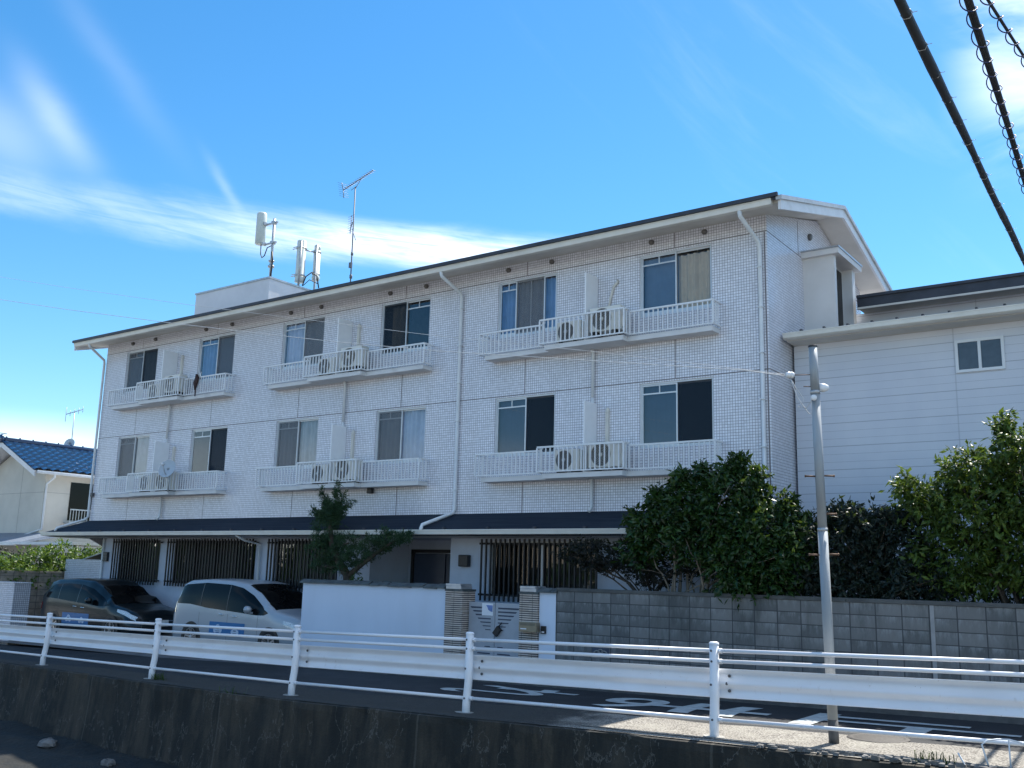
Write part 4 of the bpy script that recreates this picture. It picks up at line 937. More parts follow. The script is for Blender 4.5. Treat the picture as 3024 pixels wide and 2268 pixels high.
# left side: tiled gate post, boundary wall, hedge
t = thing('tiled_gate_post', 'low white tiled gate post with shaded bluish right side behind the guardrail', 'gate post', (-.3, -2.2, 0))
mb = MB(); mb.box(-2.4, .55, -2.45, -1.95, -.4, 1.42); o_ = mb.build('post', 'tile', t); o_.data.materials.append(M['tile_shaded'])
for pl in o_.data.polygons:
    if pl.normal.x > .9: pl.material_index = 1  # right face takes a darker tile copy, its shade put into the colour
mb = MB(); mb.box(-2.42, .57, -2.47, -1.93, 1.422, 1.45); mb.build('cap', 'tile', t)
t = thing('boundary_wall', 'weathered beige block boundary wall below the hedge at the left', 'wall', (-1.25, 2, 0))
mb = MB(); mb.box(-1.34, -1.2, -2.6, 9, -.6, 1.70); mb.build('wall', 'bblock', t); mb = MB(); mb.box(-1.36, -1.18, -2.62, 9, 1.702, 1.765); mb.build('coping', 'bblock', t)

# ================================================================== FOLIAGE
def leaves(name, parent, mat, blobs, clumps, per, ln, wd, spread=.12, shell=.55, out=.5, droop=.25, squash=.0):
    wts = np.array([(b[3]*b[4]*b[5])**(2/3)*(b[6] if len(b) > 6 else 1) for b in blobs]); wts /= wts.sum()
    idx = RNG.choice(len(blobs), clumps, p=wts); Bc = np.array([b[:3] for b in blobs])[idx]; Br = np.array([b[3:6] for b in blobs])[idx]
    dn = RNG.normal(size=(clumps, 3)); dn /= np.linalg.norm(dn, axis=1)[:, None]
    rad = shell + (1.06-shell)*RNG.random(clumps)**.8
    C = Bc + dn*Br*rad[:, None]
    N = clumps*per
    C = np.repeat(C, per, 0); dn = np.repeat(dn, per, 0)
    tw = dn*.9 + RNG.normal(size=(N, 3))*.0; rt_ = np.repeat(RNG.normal(size=(clumps, 3))*.6+np.array([0, 0, .25]), per, 0); tw = tw+rt_; tw /= np.linalg.norm(tw, axis=1)[:, None]
    tl = np.repeat((.5+RNG.random(clumps))*spread*2.6, per)[:, None]; ti = np.tile((np.arange(per)+.5)/per, clumps)[:, None]
    P = C + tw*tl*(ti-.5) + RNG.normal(size=(N, 3))*spread*.16 - np.array([0, 0, 1])*(ti**2)*tl*.18
    ax = tw*.55 + RNG.normal(size=(N, 3))*.62 + dn*out*.3; ax[:, 2] -= droop; ax[:, 2] *= (1-squash); ax /= np.linalg.norm(ax, axis=1)[:, None]
    nr = RNG.normal(size=(N, 3))*.6 + np.array([0, 0, .9]) + dn*.3
    sd_ = np.cross(ax, nr); sd_ /= np.linalg.norm(sd_, axis=1)[:, None]+1e-9; nr = np.cross(sd_, ax)
    sz_ = (.45+.85*RNG.random(N)**1.3)[:, None]*np.repeat(.8+.45*RNG.random(clumps), per)[:, None]; L = ln*sz_; W_ = wd*sz_*(.8+.4*RNG.random(N))[:, None]
    a = P; b = P+ax*L*.45+sd_*W_*.5-nr*L*.04; c = P+ax*L-nr*L*.12; d_ = P+ax*L*.45-sd_*W_*.5-nr*L*.04; e = P+ax*L*.5+nr*L*.05
    V = np.stack([a, b, c, d_, e], 1).reshape(-1, 3)
    q = np.arange(N)*5
    Fc = np.concatenate([np.stack([q, q+1, q+4], 1), np.stack([q+1, q+2, q+4], 1), np.stack([q+2, q+3, q+4], 1), np.stack([q+3, q, q+4], 1)])
    me = bpy.data.meshes.new(name); me.from_pydata(V.tolist(), [], Fc.tolist()); me.materials.append(M[mat])
    at_ = me.attributes.new('tone', 'FLOAT', 'FACE'); tc = np.repeat(RNG.random(clumps), per); at_.data.foreach_set('value', np.tile(tc, 4).astype(np.float32))
    o = bpy.data.objects.new(name, me); COL.objects.link(o)
    if parent: o.parent = parent; o.matrix_parent_inverse = Matrix.Translation(-Vector(parent.location))
    return o
def stems(name, parent, mat, base, blobs, n, r0, spread=.12, top=.9):
    mb = MB(); b0 = Vector(base)
    for i in range(n):
        bl = blobs[i % len(blobs)]; e = Vector(bl[:3]) + Vector((random.uniform(-1, 1)*bl[3], random.uniform(-1, 1)*bl[4], random.uniform(-.6, top)*bl[5]))*.8
        s = b0 + Vector((random.uniform(-1, 1), random.uniform(-.6, .6), 0))*spread; pts = [s]; k = 6
        for j in range(1, k+1):
            f = j/k; p = s.lerp(e, f); p.x += (e.x-s.x)*(.25*math.sin(f*math.pi))*-1; p.z += .1*math.sin(f*math.pi)
            pts.append(p + Vector((random.uniform(-1, 1), random.uniform(-1, 1), random.uniform(-1, 1)))*.03)
        rr = r0*random.uniform(.5, 1.1); mb.tube(pts, [rr*(1-.8*j/k) for j in range(k+1)], 6, False)
        for q in range(4):
            j = random.randint(2, k-1); p = pts[j]; dq = Vector((random.uniform(-1, 1), random.uniform(-1, 1), random.uniform(.1, 1))).normalized()*random.uniform(.25, .5)
            mb.tube([p, p+dq*.5+Vector((0, 0, .02)), p+dq], [rr*.35, rr*.22, rr*.08], 4, False)
    return mb.build(name, mat, parent)
def sh(bl, dy=-.65):
    return [(b[0]+.29-.045*max(0, min(5, b[0]-20)), b[1]+dy, b[2]-.035*abs(dy)/.5*max(0, (b[2]-1.9)/2))+tuple(b[3:]) for b in bl]
def plant(name, label, cat, base, group=None): return thing(name, label, cat, base, group)

# big glossy shrub behind the block wall
A_ = sh([(21.15, -1.05, 3.25, .62, .55, .48), (22.05, -1.0, 3.5, .62, .6, .50), (22.75, -1.1, 3.0, .62, .6, .55), (20.65, -1.1, 2.95, .42, .5, .30), (21.6, -1.1, 2.8, .85, .7, .50), (22.9, -1.25, 2.25, .62, .6, .45), (23.3, -1.2, 2.5, .35, .55, .5), (22.3, -1.2, 2.45, .6, .6, .4), (20.45, -1.1, 2.55, .35, .4, .3), (22.5, -1.45, 1.98, .5, .4, .2), (22.2, -1.0, 4.0, .14, .16, .22, 2), (22.62, -1.0, 3.75, .12, .14, .25, 2), (22.3, -1.0, 4.12, .07, .1, .10, 3), (23.15, -1.1, 3.35, .12, .2, .16, 2), (20.2, -1.1, 3.15, .16, .2, .12, 2), (20.75, -1.1, 3.55, .14, .2, .14, 2), (21.6, -1.0, 3.98, .12, .2, .12, 2), (23.55, -1.2, 2.95, .14, .2, .12, 2), (21.2, -1.0, 3.85, .2, .2, .14, 2)])
t = plant('broadleaf_shrub', 'large glossy green broadleaf shrub growing over the block wall, left of the pole', 'shrub', (21.5, -1.2, .3))
leaves('crown', t, 'leaf_glossy', A_, 2900, 10, .125, .058, .10, .35)
stems('stem', t, 'bark_pale', (21.6, -1.75, 1.5), A_[:10], 16, .035, .35)
# dark maple by the gate
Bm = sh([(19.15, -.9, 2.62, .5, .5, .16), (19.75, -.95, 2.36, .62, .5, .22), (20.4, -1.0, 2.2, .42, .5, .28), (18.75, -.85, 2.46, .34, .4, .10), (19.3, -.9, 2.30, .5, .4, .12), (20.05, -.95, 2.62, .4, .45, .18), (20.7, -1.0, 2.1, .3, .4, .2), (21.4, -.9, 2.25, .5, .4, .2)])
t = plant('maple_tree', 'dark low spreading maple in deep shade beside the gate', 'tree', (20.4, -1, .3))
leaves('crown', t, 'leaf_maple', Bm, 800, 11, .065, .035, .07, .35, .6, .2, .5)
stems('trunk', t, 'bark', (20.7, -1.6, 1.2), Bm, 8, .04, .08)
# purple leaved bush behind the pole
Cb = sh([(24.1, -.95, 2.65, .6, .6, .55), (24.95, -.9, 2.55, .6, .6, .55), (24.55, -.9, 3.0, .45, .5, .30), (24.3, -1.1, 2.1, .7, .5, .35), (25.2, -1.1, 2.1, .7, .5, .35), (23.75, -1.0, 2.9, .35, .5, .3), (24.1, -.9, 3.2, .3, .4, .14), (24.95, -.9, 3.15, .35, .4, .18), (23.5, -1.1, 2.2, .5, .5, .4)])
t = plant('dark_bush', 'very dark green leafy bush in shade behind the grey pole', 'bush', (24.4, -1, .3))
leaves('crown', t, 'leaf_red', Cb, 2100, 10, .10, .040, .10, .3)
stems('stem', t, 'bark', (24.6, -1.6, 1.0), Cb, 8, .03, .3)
# bright tree at the right edge
Dt = sh([(25.45, -1.0, 3.42, .45, .55, .36), (26.15, -.95, 3.72, .55, .6, .42), (26.85, -.95, 4.0, .5, .6, .42), (27.4, -.85, 3.5, .7, .7, .7), (26.0, -1.0, 3.1, .75, .65, .42), (25.85, -1.05, 2.45, .75, .6, .5), (26.9, -.95, 2.5, .85, .7, .6), (28.0, -.8, 3.0, .7, .8, 1.1), (26.55, -.95, 4.42, .13, .15, .22, 2), (26.9, -.95, 3.3, .7, .7, .5), (25.1, -1.0, 3.62, .12, .2, .1, 1.5)])
t = plant('leafy_tree', 'bright green leafy tree at the right edge rising above the block wall', 'tree', (26.8, -1, .3))
leaves('crown', t, 'leaf_bright', Dt, 2900, 10, .115, .048, .11, .35, .5, .35)
stems('trunk', t, 'bark', (26.8, -1.6, .4), Dt, 14, .05, .25)
# low undergrowth on the wall top line
Eu = [(23.0, -1.7, 1.85, .6, .25, .16), (22.2, -1.7, 1.80, .4, .2, .12), (25.5, -1.6, 1.9, .8, .3, .22), (27.0, -1.6, 1.95, .8, .3, .25), (24.3, -1.6, 1.88, .6, .3, .2)]
t = plant('undergrowth', 'low dark leafy undergrowth spilling onto the block wall coping', 'plants', (24.5, -1.6, 1.2)); t['kind'] = 'stuff'
leaves('leaves', t, 'leaf_red', Eu, 260, 12, .08, .04, .08, .4)
# pruned conifer behind the white wall
Kc = [(12.02, -1.2, 2.95, .36, .36, .42), (11.98, -1.2, 2.5, .40, .4, .33), (12.12, -1.2, 3.28, .27, .3, .22), (12.72, -1.2, 2.68, .27, .3, .20), (12.0, -1.2, 2.14, .30, .32, .15), (13.05, -1.2, 2.36, .36, .34, .19), (13.55, -1.2, 2.58, .40, .36, .18), (14.05, -1.2, 2.75, .36, .34, .15), (14.42, -1.2, 2.80, .20, .25, .11), (12.75, -1.2, 2.12, .32, .3, .16), (12.5, -1.2, 2.45, .25, .3, .25), (13.3, -1.2, 2.75, .14, .15, .10), (13.8, -1.2, 2.93, .12, .14, .09)]
shoots = [((12.0, 3.35), (11.72, 3.98)), ((12.18, 3.35), (12.27, 4.05)), ((12.3, 3.3), (12.82, 3.64)), ((11.85, 3.28), (11.42, 3.44)), ((12.08, 3.4), (11.95, 3.75)), ((12.25, 3.4), (12.52, 3.80))]
for (xa, za), (xb, zb_) in shoots:
    for i in range(7): f = i/6; Kc.append((xa+(xb-xa)*f, -1.2, za+(zb_-za)*f, .10*(1-.75*f), .10*(1-.75*f), .07, 2.2))
t = plant('pruned_conifer', 'pruned cloud shaped conifer leaning behind the white garden wall', 'tree', (12.75, -1.2, .3))
leaves('crown', t, 'leaf_conifer', Kc, 1700, 14, .085, .015, .05, .55, .9, -.35)
mb = MB(); mb.tube([(12.85, -1.2, .2), (12.82, -1.2, 1.6), (12.75, -1.2, 1.95), (12.45, -1.2, 2.25), (12.2, -1.2, 2.6), (12.1, -1.2, 3.1), (12.1, -1.2, 3.6)], [.12, .11, .10, .085, .07, .05, .02], 9); mb.tube([(12.78, -1.2, 1.9), (13.1, -1.2, 2.12), (13.6, -1.2, 2.42), (14.1, -1.2, 2.68), (14.4, -1.2, 2.76)], [.07, .06, .045, .03, .015], 8); mb.tube([(12.2, -1.2, 2.55), (12.5, -1.2, 2.6), (12.75, -1.2, 2.66)], .02, 6); mb.tube([(12.55, -1.2, 2.15), (12.2, -1.2, 2.1), (11.9, -1.2, 2.13)], .03, 6)
mb.build('trunk', 'bark', t)
t = plant('low_shrub', 'small green shrub peeping over the white wall beside the conifer trunk', 'shrub', (13.3, -1.5, .3))
leaves('crown', t, 'leaf_glossy', [(13.35, -1.5, 1.72, .26, .2, .22), (13.6, -1.6, 1.66, .15, .15, .15), (12.3, -1.6, 1.66, .5, .2, .16)], 120, 12, .06, .03, .06, .4)
stems('stem', t, 'bark', (13.3, -1.5, .3), [(13.35, -1.5, 1.7, .2, .2, .2)], 4, .02, .05)
# hedge over the boundary wall
Hd = [(-1.55, y, 1.75+.25*math.sin(y*1.9), .42, .55, .38) for y in np.arange(-2.3, 5.0, .6)] + [(-2.2, y, 2.0+.3*math.sin(y*1.3+1), .6, .6, .45) for y in np.arange(-2, 6, .8)] + [(-1.5, 1.4, 2.35, .3, .5, .3), (-1.5, 2.2, 2.4, .4, .5, .3)]
t = plant('hedge', 'bright sunlit leafy hedge overhanging the beige boundary wall', 'hedge', (-1.8, 1, .2))
leaves('foliage', t, 'leaf_hedge', Hd, 1500, 9, .14, .065, .11, .45)
stems('stem', t, 'bark', (-1.9, 0, .0), Hd[::3], 12, .03, .8)
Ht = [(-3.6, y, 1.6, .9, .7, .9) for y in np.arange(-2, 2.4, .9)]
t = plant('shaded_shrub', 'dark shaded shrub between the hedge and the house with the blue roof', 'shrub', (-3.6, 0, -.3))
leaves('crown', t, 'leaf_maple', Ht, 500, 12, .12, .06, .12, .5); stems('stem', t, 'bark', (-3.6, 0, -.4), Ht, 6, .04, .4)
# sprig under the canopy end
t = plant('overhanging_twig', 'leafy twig against the wall just below the left canopy end', 'plant', (.5, 2.2, 1.5))
leaves('foliage', t, 'leaf_bright', [(.35, 2.0, 2.72, .35, .3, .22)], 60, 10, .10, .05, .08, .4)
stems('stem', t, 'bark', (.6, 2.4, 0.0), [(.35, 2.0, 2.72, .3, .3, .2)], 3, .03, .05)
# weeds
for (x, y, z, lab, n_) in ((12.82, -6.0, g(12.8), 'small green weed at the foot of a guardrail post on the channel edge', 70), (26.45, -6.3, g(26.4)-.02, 'tuft of grass at the sunlit channel edge in the lower right corner', 80), (15.7, -6.62, g(15.7), 'tiny dry weed on the dark channel edge', 22)):
    t = plant('weed_tuft', lab, 'weed', (x, y, z), 'weeds on the channel edge'); mb = MB()
    for i in range(n_):
        a_ = random.uniform(0, 6.28); h_ = random.uniform(.03, .17); sp = random.uniform(.03, .16); bx0 = Vector((x+random.gauss(0, .11), y+random.uniform(-.06, .06), z)); q = Vector((math.cos(a_), math.sin(a_), 0)); s_ = Vector((-q.y, q.x, 0))*.0045
        p1 = bx0+q*sp*.5+Vector((0, 0, h_*.8)); p2 = bx0+q*sp*1.2+Vector((0, 0, h_*.9)); mb.add([bx0-s_, bx0+s_, p1+s_, p1-s_, p2], [(0,1,2,3), (3,2,4)])
    mb.build('blade', 'leaf_bright', t)
# wire hoops in the lower right corner
t = thing('wire_hoop', 'white wire hoop fence standing at the channel edge in the lower right corner', 'wire hoop', (27.1, -6.1, .2))
mb = MB(); mb.tube([(27.02, -6.22, .15), (26.95, -6.30, .50), (27.00, -6.27, .54), (27.08, -6.22, .555), (27.18, -6.15, .555), (27.27, -6.09, .53), (27.34, -6.04, .48), (27.42, -5.98, .15)], .009, 6); mb.tube([(27.17, -6.10, .15), (27.175, -6.155, .55)], .008, 6); mb.build('hoop', 'white_metal', t)
mb = MB(); mb.tube([(26.86, -6.33, .15), (26.75, -6.43, .41)], .009, 6); mb.build('loose_rod', 'white_metal', t)

# ================================================================== GUARDRAIL
GP = [(4.1, -5.32), (8.14, -5.62), (12.62, -6.0), (16.70, -6.22), (20.23, -6.15), (23.94, -6.04), (27.9, -5.97), (31.9, -5.95)]
GP = [(-4, -4.9), (0, -5.06)] + GP
gr = thing('guardrail', 'white painted steel guardrail with round posts along the channel edge', 'guardrail', (20, -6.1, .1))
zoff = {6: .0}
base = [Vector((x, y, g(x)+(.03 if x > 27 else 0))) for x, y in GP]
for i, b in enumerate(base):
    nx_ = base[min(i+1, len(base)-1)]; dv = (nx_-base[i-1 if i == len(base)-1 else i]).normalized() if i < len(base)-1 else (b-base[i-1]).normalized()
    up = Vector((0, 0, 1)); lean = Vector((-.012, .05, 0))
    mb = MB(); mb.tube([b-up*.05, b+up*.12, b+up*.24+lean*.3, b+up*.36+lean*.8, b+up*.46+lean, b+up*1.075+lean], .057, 16); mb.lathe(b+up*1.075+lean, 'z', [(0, .062), (.018, .060), (.030, .045), (.034, 0)], 16)
    ps = mb.build('post', 'guard', gr)
    mb = MB(); vs = [(b.x+.17*math.cos(a*math.pi/4+.4)*random.uniform(.75, 1.1), b.y-.02+.12*math.sin(a*math.pi/4+.4)*random.uniform(.75, 1.1), b.z+.012) for a in range(8)]; mb.add(vs, [tuple(range(8))]); mb.build('footing', plain('footing_mortar', (.36, .35, .32), .95, var=.2), ps)
    for z, dx in ((1.0, -.012), (.875, -.008), (.60, -.02), (.20, 0)):
        c0 = b+up*z+(lean if z > .4 else lean*.2); mb = MB(); mb.lathe(c0+Vector((dx, -.052, 0)), (-.25, -1, 0), [(0, .014), (.012, .014), (.014, .008), (.014, 0)], 8); mb.build('bolt', 'bolt', ps)
Wp = [(.030*(1-math.cos(4*math.pi*k/28))*(.85 if 0 < k < 28 else 1)-.004, .345*(1-k/28)) for k in range(29)]
for i in range(len(base)-1):
    a, b = base[i], base[i+1]; d_ = (b-a); L = d_.length; dn = d_.normalized(); nrm = Vector((-dn.y, dn.x, 0)).normalized(); lean = Vector((-.012, .05, 0))
    mb = MB(); vs = []; n_ = len(Wp); ov = .17
    for s_, sh in ((a-dn*.0, .0), (b+dn*ov, .003)):
        for py, pz in Wp: vs.append(s_ + lean + nrm*(.085+py+sh) + Vector((0, 0, .44+pz)))
    for s_, sh in ((a-dn*.0, .0), (b+dn*ov, .003)):
        for py, pz in Wp: vs.append(s_ + lean + nrm*(.089+py+sh) + Vector((0, 0, .44+pz)))
    fs = [(k, k+1, n_+k+1, n_+k) for k in range(n_-1)] + [(2*n_+k, 3*n_+k, 3*n_+k+1, 2*n_+k+1) for k in range(n_-1)] + [(0, n_, 3*n_, 2*n_), (n_-1, 3*n_-1, 4*n_-1, 2*n_-1)]
    mb.add(vs, fs, True); be = mb.build('beam', 'guard', gr)
    for k, (off, z) in enumerate(((.145, .70), (.12, .61), (.145, .525))): mb = MB(); mb.lathe(a+lean+dn*off+nrm*(.088+(.03 if k != 1 else .008))+Vector((0, 0, z)), -nrm, [(0, .019), (.012, .019), (.016, .010), (.016, 0)], 10); mb.build('bolt', 'bolt', be)
    for z, r_ in ((1.0, .024), (.875, .024), (.20, .024)):
        ln_ = lean if z > .4 else lean*.2
        mb = MB(); mb.tube([a+ln_+dn*.05+Vector((0, 0, z)), b+ln_-dn*.05+Vector((0, 0, z))], r_, 12); rl = mb.build('rail', 'guard', gr)
        mb = MB(); mb.tube([a+ln_+dn*.056+Vector((0, 0, z)), a+ln_+dn*.105+Vector((0, 0, z))], r_*1.25, 12); mb.lathe(a+ln_+dn*.085+Vector((0, -.028, z)), (0, -1, -.4), [(0, .012), (.012, .012), (.014, 0)], 8); mb.build('bracket', 'guard', rl)
# fix slope: the rails follow the ground

# ================================================================== POLE, WIRES, CABLES
pb, ptp = Vector((25.25, -5.65, g(25.25)-.05)), Vector((25.175, -5.70, 4.93)); pd = (ptp-pb).normalized()
pp = thing('utility_pole', 'slim grey steel pole with step bolts standing behind the guardrail', 'pole', pb)
at_z = lambda z: pb + pd*((z-pb.z)/pd.z)
mb = MB(); mb.tube([at_z(.50), at_z(2.68)], .058, 20); mb.tube([at_z(2.68), at_z(4.36)], .054, 20); mb.tube([at_z(4.36), ptp], .052, 20); mb.build('shaft', 'pole', pp)
mb = MB(); mb.tube([pb, at_z(.502)], .0585, 20); mb.build('base_sleeve', 'pole_dark', pp)
mb = MB(); mb.tube([ptp, ptp+pd*.02], .056, 20); mb.build('cap', 'black', pp)
for z in (2.68, 4.36): mb = MB(); mb.tube([at_z(z-.02), at_z(z+.02)], .0605, 20); mb.build('band', 'galv', pp)
rt = Vector((.81, .59, 0))
for z, ss in ((2.38, (-1, 1)), (2.86, (1,)), (3.32, (-1, 1))):
    for s_ in ss: q = at_z(z+(.0 if s_ < 0 else .01)); mb = MB(); mb.tube([q+rt*.055*s_, q+rt*.175*s_+Vector((0, 0, .0))], .011, 8); mb.lathe(q+rt*.168*s_, rt*s_, [(0, .016), (.012, .016), (.012, 0)], 8); mb.build('step_bolt', 'rust', pp)
q = at_z(4.45); mb = MB(); mb.lathe(at_z(4.42)+rt*.05, rt, [(0, 0), (0, .05), (.06, .055), (.11, .035), (.13, 0)], 12); mb.build('closure_box', 'white_metal', pp)
mb = MB(); mb.lathe(at_z(4.28)-rt*.02+Vector((.02, -.06, 0)), (.4, -1, 0), [(0, .0), (0, .04), (.02, .035), (.02, 0)], 12); mb.build('clip', 'white_metal', pp)
IN = at_z(4.57) - rt*.30
mb = MB(); mb.tube([at_z(4.58)-rt*.05, IN+rt*.05], .006, 6); mb.tube([at_z(4.43)-rt*.05, at_z(4.43)-rt*.14], .006, 6); mb.build('hook', 'rust', pp)
mb = MB(); mb.lathe(IN+rt*.05, -rt, [(0, 0), (0, .03), (.04, .045), (.05, .03), (.06, .045), (.10, .03), (.10, 0)], 10); mb.build('insulator', 'white_metal', pp)
mb = MB(); mb.tube([IN-rt*.02, IN+rt*.06+Vector((0, 0, -.15)), IN+rt*.16+Vector((0, 0, -.30)), IN+rt*.10+Vector((0, -.02, -.40)), IN+rt*.20+Vector((0, -.04, -.42)), at_z(4.2)-rt*.04+Vector((0, -.03, .05)), at_z(4.3)+Vector((0, -.06, 0))], .006, 6); mb.tube([IN+Vector((0, 0, -.03)), IN+rt*.08+Vector((0, 0, -.28)), IN+rt*.22+Vector((0, 0, -.48)), at_z(4.1)-rt*.05], .005, 6); mb.build('jumper_wire', 'wire_white', pp)
def wire(name, lab, pts, r, mat, cat, grp=None, sag=0, seg=5):
    mb = MB(); P_ = []
    for a, b in zip(pts, pts[1:]):
        a, b = Vector(a), Vector(b)
        for k in range(12): f = k/12; P_.append(a.lerp(b, f)+Vector((0, 0, -sag*4*f*(1-f))))
    P_.append(Vector(pts[-1])); mb.tube(P_, r, seg); return tag(mb.build(name, mat), lab, cat, grp)
wire('service_wire', 'thin pale service wire crossing the facade, upper of the two', [(-14, -6.3, 14.2), (-4, -6.1, 11.3), (4.82, -6.0, 9.04), (8.15, -6.0, 8.24), (12.92, -6.0, 7.14), (19.13, -6.0, 5.77), (22.2, -6.0, 5.15), tuple(IN)], .0035, 'wire_white', 'wire', 'service wires to the pole')
wire('service_wire', 'thin pale service wire crossing the facade, lower of the two, ending at the pole insulator', [(-14, -6.3, 13.2), (-4, -6.1, 10.5), (4.97, -6.0, 8.43), (8.19, -6.0, 7.72), (12.04, -6.0, 6.91), (14.3, -6.0, 6.45), (17.06, -6.0, 5.9), (19.36, -6.0, 5.48), (24.4, -6.0, 4.66), tuple(IN+Vector((0, 0, -.02)))], .0055, 'wire_white', 'wire', 'service wires to the pole')
def cable(name, lab, a, b, e0, e1, r0, spiral=0, strands=1, coilr=.06, pitch=.28):
    a, b = Vector(a), Vector(b); dn = (b-a).normalized(); p0, p1 = a-dn*e0, b+dn*e1; L = (p1-p0).length
    t = thing(name, lab, 'cable', p0, 'overhead cables at the upper right'); mb = MB()
    sag = lambda s: Vector((0, 0, .00*s))
    up = Vector((0, 0, 1)); sd_ = dn.cross(up).normalized(); up2 = sd_.cross(dn)
    for k in range(strands):
        off = (sd_*math.cos(k*2.4)+up2*math.sin(k*2.4))*(r0*.75 if strands > 1 else 0); n = 60
        mb.tube([p0+dn*L*i/n+off+(sd_*math.sin(i*.9)+up2*math.cos(i*1.3))*r0*.10 for i in range(n+1)], [r0*(1+.10*math.sin(i*.7)+.06*math.sin(i*2.3)) for i in range(n+1)], 10)
    mb.build('sheath', 'cable', t)
    if spiral:
        n = int(L/pitch*16); mb = MB(); mb.tube([p0+dn*L*i/n+(sd_*math.cos(i/16*6.2832)+up2*math.sin(i/16*6.2832))*coilr*(1+.1*math.sin(i*.13))-up2*coilr*.45 for i in range(n+1)], .0045, 5); mb.build('spiral_hanger', 'wire_blue', t)
    else:
        mb = MB()
        for i in range(int(L/.5)): c = p0+dn*(i*.5+.2); mb.tube([c+(sd_*math.cos(q*1.0472)+up2*math.sin(q*1.0472))*r0*1.12 for q in range(7)]+[c+sd_*r0*1.1+sd_*.03], .003, 4)
        mb.build('tie', 'galv', t)
    return t
cable('overhead_cable', 'thick black overhead cable running down to the right edge, leftmost', (27.80, -11.71, 5.59), (27.43, -4.52, 6.02), 9, 14, .033)
cable('overhead_cable', 'black overhead cable bundle with loose spiral wire loops, middle of three', (28.14, -11.47, 5.60), (27.92, -7.88, 5.77), 9, 16, .015, 1, 2, .042, .26)
cable('overhead_cable', 'thin double overhead cable with spiral loops in the top right corner', (28.24, -11.39, 5.60), (28.30, -10.4, 5.66), 9, 18, .006, 1, 2, .028, .22)

